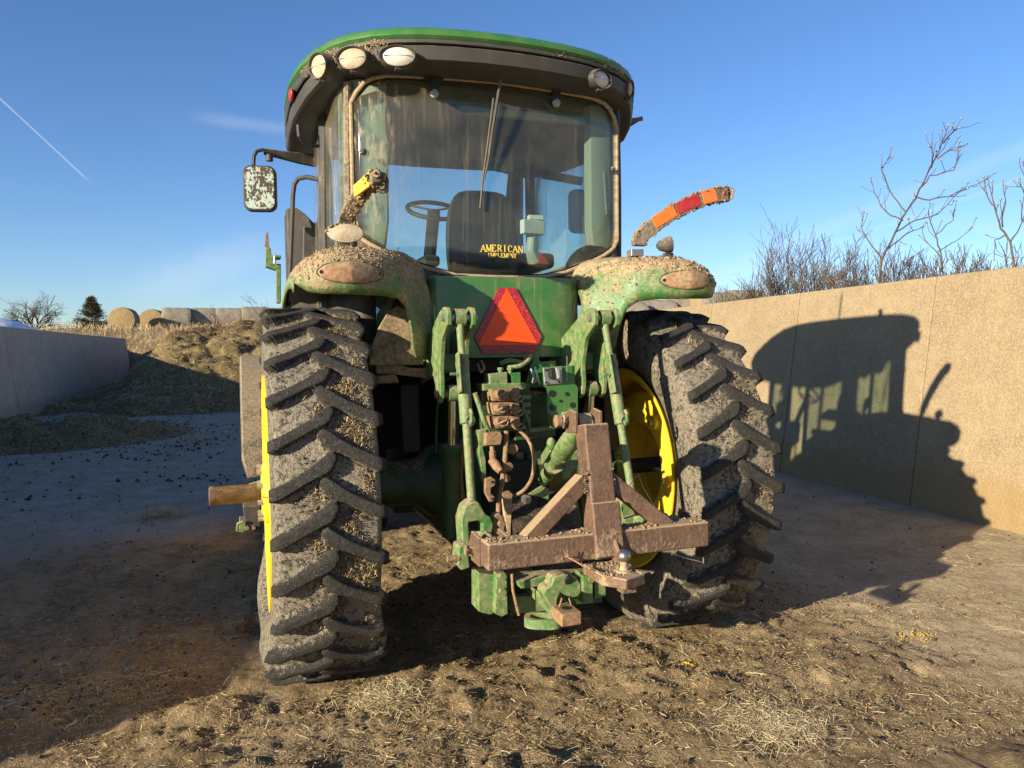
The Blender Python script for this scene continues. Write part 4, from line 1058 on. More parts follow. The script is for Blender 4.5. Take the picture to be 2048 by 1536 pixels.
# front axle, wheels, fenders
MB().bar((-0.95, 2.92, 0.70), (0.95, 2.92, 0.70), 0.22, 0.20).build('front_axle', 'green_dark', TR, bevel=0.03)
for s_ in (-1, 1):
    w = MB().lathe([(0.09, 0.10), (0.30, 0.10), (0.36, 0.16), (0.42, 0.19), (0.42, -0.19), (0.39, -0.17), (0.37, -0.1), (0.30, 0.05), (0.09, 0.05), (0.09, 0.10)], (s_*1.0, 2.92, 0.72), (s_, 0, 0), 40, closed=True).build('front_wheel', 'yellow', TR)
    tyre_mesh('tyre', s_*1.0, 2.92, 0.735, 0.765, 0.205, 0.42, 24, 24*24, w, seed=20, bulge=0.02)
    # wide plastic front fender, its rear skirt caked with mud
    rows = []
    for k, a in enumerate(np.linspace(math.radians(-4), math.radians(125), 14)):
        rr = 0.90; y = 2.92-rr*math.cos(a)*0.92; z = 0.73+rr*math.sin(a)+(0.0 if a > 0 else 0.0)
        hw = 0.20 if k else 0.16
        rows.append([V(s_*1.19+dx*hw, y+(0.03 if abs(dx) == 1 else 0), z-(0.0 if abs(dx) < 1 else 0.02)) for dx in (-1, -0.92, -0.4, 0.4, 0.92, 1)])
    MB().grid(rows).build('front_fender', 'black_mud', TR, solid=0.02, smooth=40)
    MB().tube([(s_*0.62, 2.92, 1.05), (s_*0.75, 2.75, 1.5), (s_*1.1, 2.6, 1.56)], 0.03, 8).build('fender_bracket', 'green_dark', TR)
# entry steps behind the left front wheel
st = plate('step_panel', [(485, 1012), (522, 1012), (522, 1062), (492, 1062)], 0.95, 0.30, 'black_dusty', TR, 0.008)
plate('step_bracket', [(498, 968), (522, 960), (522, 1000), (480, 1000)], 0.90, 0.02, 'green_mud', TR, 0.004)
c = P(486, 1053, 0.93); MB().tube([c+V(0, 0, .03), c+V(-.03, 0, .02), c+V(-.035, 0, -.02), c+V(.0, 0, -.03)], 0.010, 8).build('tie_hook', 'green_mud', TR)
for x_ in (494, 507):
    c = P(x_, 1055, 0.945); MB().cyl(c, c+V(0, -0.02, 0), 0.013, n=6).build('bolt', 'brown_mud', TR)
plate('lower_step', [(478, 1046), (524, 1048), (524, 1064), (478, 1062)], 0.98, 0.22, 'green_mud', TR, 0.006)

# ------------------------------------------------------------------ cab
plan = [(0, -0.185), (-0.25, -0.175), (-0.50, -0.150), (-0.68, -0.115), (-0.765, -0.085), (-0.80, -0.03), (-0.845, 0.12), (-0.875, 0.40), (-0.885, 0.75), (-0.87, 1.15), (-0.81, 1.42), (-0.66, 1.55), (-0.35, 1.63), (0, 1.65)]
def glass_y(x):
    x = abs(x); xs = [-p[0] for p in plan[:6]]; ys = [p[1] for p in plan[:6]]
    return float(np.interp(x, xs, ys))
def strip(name, pts, zlo, zhi, mat, parent, nz=6, lean=0.0, solid=0.006, off=0.0):
    rows = []
    for i in range(nz+1):
        t = i/nz; row = []
        for k, (x, y) in enumerate(pts):
            a = zlo[k] if isinstance(zlo, (list, tuple)) else zlo; b_ = zhi[k] if isinstance(zhi, (list, tuple)) else zhi
            z = a+(b_-a)*t
            sc = 1+lean*(z-2.6)
            row.append(V(x*sc, y, z))
        rows.append(row)
    return MB().grid(rows).build(name, mat, parent, solid=solid, smooth=60)
ml = [(-x, y) for x, y in plan]
# rear window outline from the photograph: bottom edge dips to the middle, top follows the roof
gxs = np.linspace(-0.765, 0.765, 41)
def zbot(x):
    return float(np.interp(abs(x), [0, 0.25, 0.40, 0.55, 0.68, 0.765], [2.055, 2.062, 2.095, 2.15, 2.21, 2.27]))
def ztop(x): return float(np.interp(abs(x), [0, 0.6, 0.70, 0.765], [3.085, 3.075, 3.05, 2.97]))
rg = strip('rear_window', [(x, glass_y(x)) for x in gxs], [zbot(x) for x in gxs], [ztop(x) for x in gxs], 'glass', TR, 8, 0.0)
# rubber seal all round, caked pale with dust
ring = [V(x, glass_y(x)-0.010, zbot(x)-0.012) for x in np.linspace(-0.74, 0.74, 40)]+[V(0.778, glass_y(0.775)-0.005, z) for z in np.linspace(2.29, 2.95, 12)]+[V(x, glass_y(x)-0.010, ztop(x)+0.012) for x in np.linspace(0.75, -0.75, 40)]+[V(-0.778, glass_y(0.775)-0.005, z) for z in np.linspace(2.95, 2.29, 12)]
ring.append(ring[0]); MB().tube(ring, 0.0115, 8, cap=False).build('window_seal', 'seal', rg)
ring2 = [p+V(0, 0.006, 0) for p in ring]
rows = [[V(p.x*0.975, p.y+0.009, 2.58+(p.z-2.58)*0.965) for p in ring], [V(p.x*1.02, p.y+0.012, 2.58+(p.z-2.58)*1.02) for p in ring]]
MB().grid(rows).build('window_border', 'black_soft', rg, solid=0.004)
# side windows, doors, windscreen
for s_, pp in ((-1, plan), (1, ml)):
    strip('quarter_window', pp[5:8], 2.05, 3.03, 'glass_side', TR, 6, 0.0)
    d = strip('door_window', pp[7:11], 1.62, 3.03, 'glass_side', TR, 6, 0.0)
fr = [(x, y) for x, y in plan[10:]]+[(x, y) for x, y in ml[10:-1][::-1]]
strip('windscreen', fr, 1.95, 3.15, 'glass_front', TR, 6, 0.0)
def post(name, pts, r, mat='black', n=8): return MB().tube(pts, r, n).build(name, mat, TR)
for s_ in (-1, 1):
    post('front_post', [(s_*0.82, 1.44, 1.6), (s_*0.81, 1.44, 2.4), (s_*0.79, 1.40, 3.08)], 0.042)
    post('door_post', [(s_*0.875, 0.42, 1.6), (s_*0.880, 0.42, 2.4), (s_*0.87, 0.40, 3.05)], 0.030, 'black_dusty')
    # wide rear corner post inside the glass
    R = []
    for z in np.linspace(2.0, 3.08, 10):
        b0 = 0.575 if s_ < 0 else 0.60
        b0 += 0.05*max(0, (2.35-z)/0.35)
        R.append([V(s_*b0, 0.00, z), V(s_*(b0+0.02), -0.055, z), V(s_*0.73, -0.065, z), V(s_*0.785, -0.02, z), V(s_*0.825, 0.10, z), V(s_*0.79, 0.13, z), V(s_*(b0+0.03), 0.05, z)])
    MB().rings(R).build('rear_corner_post', 'post', TR, smooth=60)
    # outer rail between rear and side glass
    MB().tube([V(s_*0.792, -0.055, 2.1), V(s_*0.797, -0.05, 2.55), V(s_*0.790, -0.05, 3.06)], 0.022, 8).build('corner_rail', 'black_mud' if s_ < 0 else 'black', TR)
# lower cab body
low = [(x, y) for x, y in plan[3:11]]; body = low+[(-x, y) for x, y in low[::-1]]
R = [[V(x*0.97, y+0.03, z) for x, y in body] for z in (1.52, 1.62)]
MB().rings(R).build('cab_floor', 'black', TR, bevel=0.01)
for s_, pp in ((-1, plan), (1, ml)):
    strip('cab_side', pp[3:8], 1.55, 2.06, 'black_dusty', TR, 3, 0, 0.03)
rows = []
for x in np.linspace(-0.76, 0.76, 31):
    yy = glass_y(x); rows.append([V(x, yy+0.02, zbot(x)+0.0), V(x, yy-0.012, zbot(x)-0.03), V(x, yy-0.03, zbot(x)-0.075), V(x, min(yy, -0.14)-0.03, 1.99), V(x, yy+0.03, 1.95)])
MB().grid(rows).build('rear_sill', 'black_dusty', TR, solid=0.02, smooth=50)
# gas strut and knob on the right, knobs on the left
def knob(px, py, parent=None, r=0.020):
    c = P(px, py, -0.10); y = glass_y(c.x); c = P(px, py, y-0.012)
    MB().ell(c, (r, r*0.6, r), 12, 8).build('window_knob', 'black_dusty', rg)
knob(726, 303); knob(1226, 338, r=0.016); knob(747, 345, r=0.016)
a = P(1208, 345, -0.07); b_ = P(1213, 430, -0.07); MB().cyl(a, b_, 0.007, n=8).build('gas_strut', 'zinc', rg)
for px in (992, 1018):
    c = P(px, 519, glass_y(0)-0.012); MB().cyl(c, c+V(0, -0.02, 0), 0.016, n=14).build('window_latch', 'black_dusty', rg)
# wiper
pv = P(1004, 140, -0.25); MB().tube([P(1004, 142, -0.27), P(985, 260, -0.235), P(976, 325, -0.215), P(968, 360, -0.205)], [0.010, 0.008, 0.007, 0.005], 6).build('wiper_arm', 'black_dusty', rg)
MB().tube([P(987, 197, -0.215), P(975, 290, -0.205), P(966, 355, -0.20), P(960, 417, -0.20)], [0.0065]*4, 5).build('wiper_blade', 'black_dusty', rg)
# hinges hanging over the top of the rear window
for px, py in ((868, 165), (1112, 185)):
    c = P(px, py, -0.185); mb = MB(); mb.box(c+V(0, 0.015, 0.035), (0.105, 0.05, 0.05)); mb.box(c+V(0, 0.0, -0.012), (0.050, 0.034, 0.085)); h = mb.build('window_hinge', 'black_soft', TR, bevel=0.010)
    MB().ell(c+V(0, -0.003, -0.055), (0.0245, 0.018, 0.028), 14, 8).build('hinge_cap', 'grey_bag', h, smooth=60)

# ------------------------------------------------------------------ cab roof
def roof_outline(n=60):
    """plan of the roof edge, left rear round to right rear: dense at the rear corners"""
    half = [(0, -0.420), (0.15, -0.415), (0.30, -0.400), (0.45, -0.372), (0.58, -0.328), (0.70, -0.265), (0.80, -0.185), (0.88, -0.09), (0.95, 0.02), (1.005, 0.14), (1.04, 0.28), (1.06, 0.45), (1.065, 0.8), (1.05, 1.2), (1.0, 1.6), (0.90, 1.82), (0.70, 1.98), (0.4, 2.06), (0, 2.08)]
    return half+[(-x, y) for x, y in half[-2:0:-1]]
RO = roof_outline()
def roof_ring(inset, z, drop=0.0, lift=0.0):
    out = []
    for x, y in RO:
        cx, cy = 0, 0.85; L = math.hypot(x-cx, y-cy); k = (L-inset)/L
        side = float(sstep(0.62, 1.05, np.array(abs(x))))*float(sstep(-0.25, 0.35, np.array(y)))
        out.append(V(cx+(x-cx)*k, cy+(y-cy)*k, z-drop*side+lift*float(sstep(0.9, 1.7, np.array(y)))))
    return out
cap = MB().rings([roof_ring(0.012, 3.212, 0.05), roof_ring(-0.002, 3.225, 0.05), roof_ring(0.0, 3.245, 0.045), roof_ring(0.020, 3.268, 0.035), roof_ring(0.07, 3.288, 0.02), roof_ring(0.20, 3.305, 0.01), roof_ring(0.55, 3.32)], True, False, True).build('roof', 'green_roof', TR, smooth=50)
MB().rings([roof_ring(0.016, 3.212, 0.05), roof_ring(0.004, 3.206, 0.06), roof_ring(0.004, 3.190, 0.09), roof_ring(0.010, 3.184, 0.10)], True, False, False).build('roof_lip', 'black_roof', cap, solid=0.012, smooth=40)
MB().rings([roof_ring(0.024, 3.192, 0.09), roof_ring(0.022, 3.176, 0.11)], True, False, False).build('roof_groove', 'black_soft', cap, solid=0.012)
under = MB().rings([roof_ring(0.012, 3.178, 0.12), roof_ring(0.006, 3.172, 0.13), roof_ring(0.020, 3.112, 0.12, 0.06), roof_ring(0.045, 3.098, 0.12, 0.075), roof_ring(0.13, 3.088, 0.10, 0.085), roof_ring(0.20, 3.085, 0.08, 0.085), roof_ring(0.34, 3.145, 0.0, 0.03)], True, False, True).build('roof_underside', 'black_roof', cap, smooth=40)
# lamps let into the rear of the roof
def roof_lamp(px, py, Y, rx, rz, ang, mat, tilt=0.12):
    c = P(px, py, Y); n = Vector((math.sin(ang), -math.cos(ang), -tilt)).normalized()
    q = n.to_track_quat('Y', 'Z').to_matrix()
    bz = MB(); R = []
    for sc, d in ((1.18, -0.05), (1.18, 0.010), (1.10, 0.022), (1.0, 0.018), (0.97, 0.004)):
        R.append([c+q @ V(rx*sc*math.cos(t), d, rz*sc*math.sin(t)) for t in np.linspace(0, 2*PI, 33)[:-1]])
    o = bz.rings(R, True, True, False).build('roof_lamp', 'black_dusty', TR, smooth=40)
    R = []
    for sc, d in ((0.98, 0.006), (0.8, 0.013), (0.5, 0.018), (0.05, 0.020)):
        R.append([c+q @ V(rx*sc*math.cos(t), d, rz*sc*math.sin(t)) for t in np.linspace(0, 2*PI, 33)[:-1]])
    MB().rings(R, True, False, True).build('lens', mat, o, smooth=60)
    MB().bar(c+q @ V(-rx*0.9, 0.0185, 0.002), c+q @ V(rx*0.9, 0.0185, 0.002), 0.004, 0.003).build('lens_rib', 'grey_bag', o)
    MB().box(c+q @ V(0, 0.0, -rz*1.25), (0.03, 0.03, 0.018)).build('lamp_clip', 'black', o, bevel=0.003)
roof_lamp(795, 113, -0.355, 0.080, 0.046, -0.28, 'lens')
roof_lamp(705, 117, -0.235, 0.074, 0.050, -0.55, 'lens_mud')
roof_lamp(640, 133, -0.075, 0.060, 0.058, -0.95, 'lens_mud')
roof_lamp(1200, 159, -0.335, 0.066, 0.044, 0.35, 'lens')
roof_lamp(1256, 178, -0.150, 0.042, 0.045, 0.70, 'lens_mud')
# red clearance lamp on the roof side, grab loop, right bracket
c = P(583, 190, 0.30); MB().ell(c, (0.016, 0.05, 0.035), 12, 8).build('clearance_lamp', 'red', cap)
MB().tube([P(596, 250, 0.35), P(598, 272, 0.35), P(608, 286, 0.38), P(625, 292, 0.42), P(640, 292, 0.45)], 0.011, 8).build('grab_loop', 'black', TR)
MB().bar(P(1228, 248, 0.35), P(1280, 238, 0.55), 0.05, 0.03).build('mirror_bracket', 'black', TR, bevel=0.006)
MB().bar(P(1280, 238, 0.55), P(1232, 268, 0.42), 0.03, 0.015).build('mirror_bracket', 'black', TR, bevel=0.003)
# ------------------------------------------------------------------ inside the cab
st = MB()
R = []
for k, (z, hw, y0, y1) in enumerate(((1.98, 0.20, 0.36, 0.50), (2.12, 0.245, 0.37, 0.52), (2.35, 0.25, 0.40, 0.53), (2.52, 0.235, 0.41, 0.52), (2.62, 0.19, 0.42, 0.50), (2.655, 0.12, 0.43, 0.49))):
    R.append([V(0.10-hw, (y0+y1)/2, z), V(0.10-hw*0.9, y0, z), V(0.10+hw*0.9, y0, z), V(0.10+hw, (y0+y1)/2, z), V(0.10+hw*0.9, y1, z), V(0.10-hw*0.9, y1, z)])
seat = st.rings(R).build('seat', 'seat', TR, smooth=60, subsurf=1)
MB().box((0.10, 0.72, 1.98), (0.52, 0.55, 0.14)).build('seat_cushion', 'seat', seat, bevel=0.05, seg=3)
MB().box((0.10, 0.70, 1.76), (0.35, 0.4, 0.32)).build('seat_base', 'black', seat, bevel=0.02)
for px in (928, 1000):
    MB().bar(P(px, 395, 0.395), P(px-3, 485, 0.36), 0.014, 0.012, (1, 0, 0)).build('seat_back_rib', 'post', seat, bevel=0.003)
MB().box((-0.24, 0.62, 2.20), (0.11, 0.42, 0.07)).build('armrest', 'seat', seat, bevel=0.025, seg=3)
MB().box((0.47, 0.68, 2.22), (0.22, 0.55, 0.10)).build('console', 'seat', TR, bevel=0.03, seg=3)
c = P(868, 421, 1.02); q = Matrix.Rotation(math.radians(28), 3, 'X')
sw = MB(); sw.tube([c+q @ V(0.185*math.cos(t), 0.185*math.sin(t), 0) for t in np.linspace(0, 2*PI, 33)], 0.016, 8, cap=False)
swo = sw.build('steering_wheel', 'black_soft', TR)
for t in (0.5, 2.6, 4.7): MB().bar(c, c+q @ V(0.18*math.cos(t), 0.18*math.sin(t), 0), 0.03, 0.012).build('spoke', 'black_soft', swo)
MB().tube([c, c+V(0, 0.25, -0.5), c+V(0, 0.3, -0.9)], 0.045, 8).build('steering_column', 'black_soft', TR)
MB().box((-0.02, 1.38, 2.02), (0.62, 0.22, 0.30)).build('dashboard', 'black_soft', TR, bevel=0.05, seg=3)
h = MB(); h.box((0, 0.72, 3.135), (1.52, 1.4, 0.04)); h.build('headliner', 'liner', TR, bevel=0.02)
MB().box(P(1001, 327, 1.10), (0.20, 0.03, 0.095)).build('interior_mirror', 'grey_bag', TR, bevel=0.012)
MB().tube([P(1004, 318, 1.12), P(1012, 270, 1.12), (0.45, 1.12, 3.1)], 0.012, 6).build('mirror_stem', 'black_soft', TR)
c = P(1065, 455, 0.25); MB().box(c, (0.16, 0.05, 0.09), rotz(0.2)).build('display_screen', 'white_card', TR, bevel=0.01)
MB().box(c+V(0.02, 0.0, 0.06), (0.10, 0.04, 0.03)).build('display_hood', 'white_card', TR, bevel=0.006)
MB().tube([P(1065, 470, 0.27), P(1062, 500, 0.27), P(1070, 520, 0.3)], [0.03, 0.035, 0.05], 10).build('display_arm', 'grey_bag', TR)
MB().box((0.30, 0.01, 3.00), (0.95, 0.05, 0.045)).build('header_trim', 'post', TR, bevel=0.015)
MB().tube([P(1086, 130, 0.9), P(1045, 230, 0.85), P(1000, 300, 0.8)], 0.012, 6).build('sun_shade_cord', 'black_soft', TR)
c = P(1087, 517, -0.05); MB().prism([c+V(-.03, 0, -.03), c+V(.035, 0, -.03), c+V(-.01, 0, .035)], (0, 0.01, 0)).build('warning_decal', 'red', TR)
# wheel-arch hump in the lower right of the window
MB().ell((0.66, -0.02, 2.10), (0.20, 0.10, 0.17), 20, 10).build('wheel_arch_trim', 'black_soft', TR, smooth=60)

# ------------------------------------------------------------------ mirrors, rail, things beside the cab
def rrect(c, w, h, r, th, n=6, ex=V(1, 0, 0)):
    pts = []
    for cx, cz, a0 in ((w/2-r, h/2-r, 0), (-w/2+r, h/2-r, PI/2), (-w/2+r, -h/2+r, PI), (w/2-r, -h/2+r, 1.5*PI)):
        for i in range(n+1):
            a = a0+PI/2*i/n; pts.append(c+ex*(cx+r*math.cos(a))+V(0, 0, cz+r*math.sin(a)))
    return pts
c = P(519, 376, 1.0); ex = V(math.cos(-0.18), math.sin(-0.18), 0)
mh = MB().prism(rrect(c, 0.205, 0.29, 0.05, 0.05, ex=ex), (0.01, 0.06, 0)).build('side_mirror', 'black', TR, bevel=0.008)
MB().prism([p+V(0, -0.006, 0) for p in rrect(c, 0.180, 0.265, 0.042, 0.01, ex=ex)], (0, 0.004, 0)).build('mirror_glass', 'mirror', mh)
MB().tube([P(507, 330, 1.03), P(508, 312, 1.03), P(514, 302, 1.03), P(528, 299, 1.03)], 0.012, 8).build('mirror_tube', 'black', mh)
arm = [P(527, 296, 1.05), P(640, 310, 1.15), P(640, 334, 1.15), P(600, 326, 1.12), P(527, 307, 1.05)]
MB().prism(arm, (0, 0.04, 0)).build('mirror_arm', 'black_dusty', mh, bevel=0.006)
cc = P(539, 316, 1.05); MB().cyl(cc+V(0, 0, .02), cc-V(0, 0, .02), 0.022, n=12).build('arm_knob', 'black', mh)
c = V(1.13, 1.15, 2.70); mh = MB().prism(rrect(c, 0.205, 0.33, 0.05, 0.05), (0, 0.06, 0)).build('side_mirror', 'black', TR, bevel=0.008)
MB().bar((0.84, 1.25, 2.98), (1.14, 1.18, 2.93), 0.04, 0.06).build('mirror_arm', 'black', mh, bevel=0.006)
MB().tube([P(640, 359, 0.62), P(612, 354, 0.68), P(597, 357, 0.72), P(589, 368, 0.74), P(586, 390, 0.74), P(582, 500, 0.74), P(577, 612, 0.74)], 0.0145, 10).build('grab_rail', 'black', TR)
R = []
for z, k in ((1.70, 1.0), (2.50, 1.0), (2.60, 0.55), (2.64, 0.3)):
    R.append([V(-1.045, 1.30, z), V(-1.045+0.22*k, 1.26, z), V(-1.045+0.22*k, 1.55, z), V(-1.045, 1.60, z)])
sh = MB().rings(R).build('intake_housing', 'black_dusty', TR, bevel=0.012)
MB().prism([P(606, 452, 1.25), P(636, 458, 1.25), P(636, 605, 1.25), P(604, 605, 1.25)], (0, 0.05, 0)).build('housing_panel', 'black_dusty', sh, bevel=0.012)
# green bracket beside the hood
gb_ = MB(); gb_.prism([P(531, 497, 2.5), P(541, 495, 2.5), P(543, 510, 2.5), P(562, 510, 2.5), P(562, 517, 2.5), P(545, 518, 2.5), P(545, 526, 2.5), P(562, 528, 2.5), P(562, 606, 2.5), P(553, 606, 2.5), P(552, 540, 2.5), P(531, 533, 2.5)], (0, 0.10, 0))
gbo = gb_.build('hood_side_bracket', 'green_mud', TR, bevel=0.006)
MB().prism([P(532, 465, 2.5), P(536, 463, 2.5), P(539, 497, 2.5), P(529, 492, 2.5)], (0, 0.03, 0)).build('bracket_lever', 'brown_mud', gbo, bevel=0.003)
MB().cyl(P(549, 512, 2.48), P(549, 527, 2.48), 0.012, n=8).build('bracket_pin', 'zinc', gbo)
# ------------------------------------------------------------------ rear fenders
ftop = ([0.425, 0.46, 0.50, 0.56, 0.62, 0.70, 0.80, 0.90, 0.98, 1.05, 1.095, 1.118], [1.99, 2.055, 2.085, 2.108, 2.118, 2.125, 2.125, 2.118, 2.105, 2.07, 2.02, 1.975])
fbot = ([0.425, 0.46, 0.52, 0.555, 0.575, 0.60, 0.64, 0.72, 0.85, 1.00, 1.06, 1.095, 1.118], [1.60, 1.60, 1.60, 1.66, 1.78, 1.86, 1.893, 1.902, 1.902, 1.905, 1.915, 1.940, 1.962])
fy = ([0.425, 0.50, 0.62, 0.75, 0.88, 1.0, 1.06, 1.118], [-0.335, -0.42, -0.575, -0.665, -0.705, -0.69, -0.655, -0.575])
def fender(s_, mat):
    xs = np.concatenate([np.linspace(0.425, 0.52, 7), np.linspace(0.54, 0.66, 9), np.linspace(0.70, 1.00, 9), np.linspace(1.02, 1.118, 7)])
    rows = []
    T_ = [0, .2, .4, .6, .74, .85, .93, .98, 1.0]; DY = [0.0, 0.0, 0.0, 0.004, 0.014, 0.032, 0.058, 0.085, 0.11]
    for t, dy in zip(T_, DY):
        row = []
        for x in xs:
            a = np.interp(x, *fbot); b_ = np.interp(x, *ftop); y = np.interp(x, *fy)
            lip = 0.02*max(0, 1-t/0.2)
            row.append(V(s_*x, y+dy+lip, a+(b_-a)*t))
        rows.append(row)
    for yy, dz in ((-0.42, 0.022), (-0.25, 0.045), (0.0, 0.065), (0.30, 0.055), (0.60, 0.0), (0.85, -0.10)):
        row = []
        for x in xs:
            y0 = np.interp(x, *fy)+0.11; row.append(V(s_*x, max(yy, y0+0.02*(yy+0.5)), np.interp(x, *ftop)+dz*(1 if x < 1.0 else 0.8)))
        rows.append(row)
    f = MB().grid(rows).build('rear_fender', mat, TR, solid=0.014, smooth=50)
    # inner wall and outer skirt
    n = len(rows)
    MB().grid([[r[0] for r in rows[8:]], [V(r[0].x, r[0].y, 1.86) for r in rows[8:]], [V(r[0].x, r[0].y, 1.58) for r in rows[8:]]]).build('inner_wall', 'black_dusty', f, solid=0.014)
    MB().grid([[r[-1] for r in rows[8:]], [V(r[-1].x, r[-1].y, r[-1].z-0.05) for r in rows[8:]]]).build('outer_lip', 'green_mud', f, solid=0.010)
    # dark plastic liner under the top
    MB().grid([[V(p.x, p.y+0.02, p.z-0.04) for p in r[3:-2]] for r in rows[7:]]).build('fender_liner', 'black', f, solid=0.01)
    # mud-covered oval tail lamp
    c = V(s_*0.875, -0.728, 2.000); rx, rz = 0.150, 0.051
    for nm, mt, k, o in (('lamp_rim', 'black_soft', 1.045, 0.004), ('tail_lamp', 'tail', 1.0, 0.0)):
        R = []
        for sc, d in ((1, 0.012), (0.97, -0.004), (0.8, -0.010), (0.4, -0.014), (0.03, -0.015)):
            R.append([V(c.x+rx*k*sc*math.cos(t), 0, c.z+rz*k*sc*math.sin(t)) for t in np.linspace(0, 2*PI, 41)[:-1]])
            for p in R[-1]: p.y = np.interp(abs(p.x), *fy)+0.012+d+o-0.012
        MB().rings(R, True, False, True).build(nm, mt, f, smooth=60)
    for k in (-0.88, 0.9):
        x = c.x+rx*k; MB().cyl((x, np.interp(abs(x), *fy)-0.012, c.z), (x, np.interp(abs(x), *fy)+0.01, c.z), 0.008, n=10).build('lamp_screw', 'black_soft', f)
    return f
fl = fender(-1, 'green_fender_l')
plate('rear_liner', [(738, 730), (744, 690), (758, 655), (776, 624), (795, 612), (812, 618), (826, 636), (829, 600), (850, 594), (853, 715), (846, 730)], -0.30, 0.02, 'liner_dust', fl, 0.004); fr_ = fender(1, 'green_fender')
def fender_crumbs(f, s_, n, big):
    x = rng.uniform(0.44, 1.10, n); t = rng.power(2.2, n)
    zt = np.interp(x, *ftop); zb = np.interp(x, *fbot); y0 = np.interp(x, *fy)
    top = rng.uniform(0, 1, n) < 0.62
    yt = y0+0.10+rng.uniform(0, 0.42, n)**1.3
    T_ = [0, .2, .4, .6, .74, .85, .93, .98, 1.0]; DY = [0.0, 0.0, 0.0, 0.004, 0.014, 0.032, 0.058, 0.085, 0.11]
    tt = 0.25+0.75*t
    y = np.where(top, yt, y0+np.interp(tt, T_, DY)); z = np.where(top, zt+0.03*np.clip((yt-y0-0.1)/0.3, 0, 1.5), zb+(zt-zb)*tt)
    sz = 0.0035+big*rng.power(0.35, n)*np.where(top, 1, 0.55)
    keep = top | (rng.uniform(0, 1, n) < 0.55)
    pts = np.stack([s_*x, y, z], 1)[keep]
    stuff(crumb_mesh('mud_crumbs', pts, sz[keep], 'mud', f))
    m = 500; i = rng.integers(0, len(pts), m); a = rng.uniform(0, 2*PI, m)
    stuff(blade_mesh('straw_bits', pts[i]+np.array([0, -0.004, 0.004]), np.stack([np.cos(a), np.sin(a)*0.6, rng.normal(0, .4, m)], 1), rng.uniform(0.01, 0.04, m), rng.uniform(0.002, 0.0035, m), 'straw_pale', f))
fender_crumbs(fl, -1, 3800, 0.011); fender_crumbs(fr_, 1, 3200, 0.017)

# rear centre panel with the slow-moving-vehicle triangle
rows = []
for z in (1.60, 1.606, 1.63, 1.75, 1.9, 2.0, 2.03, 2.036):
    rows.append([V(x, -0.325+0.05*(abs(x)/0.42)**6+(0.02 if z in (1.60, 2.036) else 0), z+(0.02*(abs(x)/0.42)**8 if z < 1.65 else 0)) for x in np.linspace(-0.425, 0.425, 25)])
pn = MB().grid(rows).build('rear_panel', 'green_streak', TR, solid=0.02, smooth=40)
Ys = -0.336
def S(px, py, d=0): return P(px, py, Ys-d)
tri = [S(1014, 577), S(956, 690), S(1076, 690)]
smv = MB().prism([S(998, 576), S(1032, 576), S(1083, 672), S(1072, 706), S(966, 708), S(949, 675)], (0, 0.006, 0)).build('slow_vehicle_emblem', 'smv_red', TR, bevel=0.001)
MB().prism([p+V(0, -0.0025, 0) for p in tri], (0, 0.002, 0)).build('orange_triangle', 'smv_orange', smv)

# fender-mounted work lamps and the swing-out warning lamp arms
def work_lamp(c, nrm_, rad, stem, mat, name='work_lamp'):
    n = Vector(nrm_).normalized(); q = n.to_track_quat('Y', 'Z').to_matrix(); R = []
    for sc, d in ((0.25, -0.075), (0.62, -0.06), (0.92, -0.025), (1.0, 0.0), (0.97, 0.008)):
        R.append([c+q @ V(rad[0]*sc*math.cos(t), d, rad[1]*sc*math.sin(t)) for t in np.linspace(0, 2*PI, 29)[:-1]])
    o = MB().rings(R, True, True, False).build(name, 'black_dusty', TR, smooth=50)
    R = [[c+q @ V(rad[0]*sc*math.cos(t), d, rad[1]*sc*math.sin(t)) for t in np.linspace(0, 2*PI, 29)[:-1]] for sc, d in ((0.96, 0.006), (0.6, 0.014), (0.05, 0.018))]
    MB().rings(R, True, False, True).build('lens', mat, o, smooth=60)
    b = c-V(0, -0.02, rad[1]); mb = MB()
    mb.box(b+V(-0.022, 0, -stem/2), (0.008, 0.03, stem)); mb.box(b+V(0.022, 0, -stem/2), (0.008, 0.03, stem)); mb.box(b+V(0, 0, -0.006), (0.05, 0.03, 0.014)); mb.build('lamp_bracket', 'black_dusty', o, bevel=0.002)
    return o
l1 = work_lamp(P(690, 466, -0.53), (-0.1, -1, -0.05), (0.088, 0.046), 0.055, 'lens_mud')
pts = [P(690, 466, -0.53)+V(0.085*math.cos(a), -0.012+rnd.uniform(0, .05), 0.044*math.sin(a)) for a in [rnd.uniform(0.1, PI-0.1) for _ in range(120)]]
stuff(crumb_mesh('mud_crumbs', np.array([tuple(p) for p in pts]), rng.uniform(0.003, 0.009, 120), 'mud', l1))
l2 = work_lamp(P(1340, 489, -0.50), (0.85, -0.25, 0.1), (0.045, 0.045), 0.05, 'lens_mud')
def arm_(path, w, h, name, mat, parent=TR, bevel=0.006): 
    R = []
    for i, p in enumerate(path):
        d = (path[min(i+1, len(path)-1)]-path[max(i-1, 0)]).normalized(); s_ = V(0, 1, 0); u = d.cross(s_).normalized(); s_ = u.cross(d).normalized()
        R.append([p-u*h/2-s_*w/2, p+u*h/2-s_*w/2, p+u*h/2+s_*w/2, p-u*h/2+s_*w/2])
    return MB().rings(R).build(name, mat, parent, bevel=bevel)
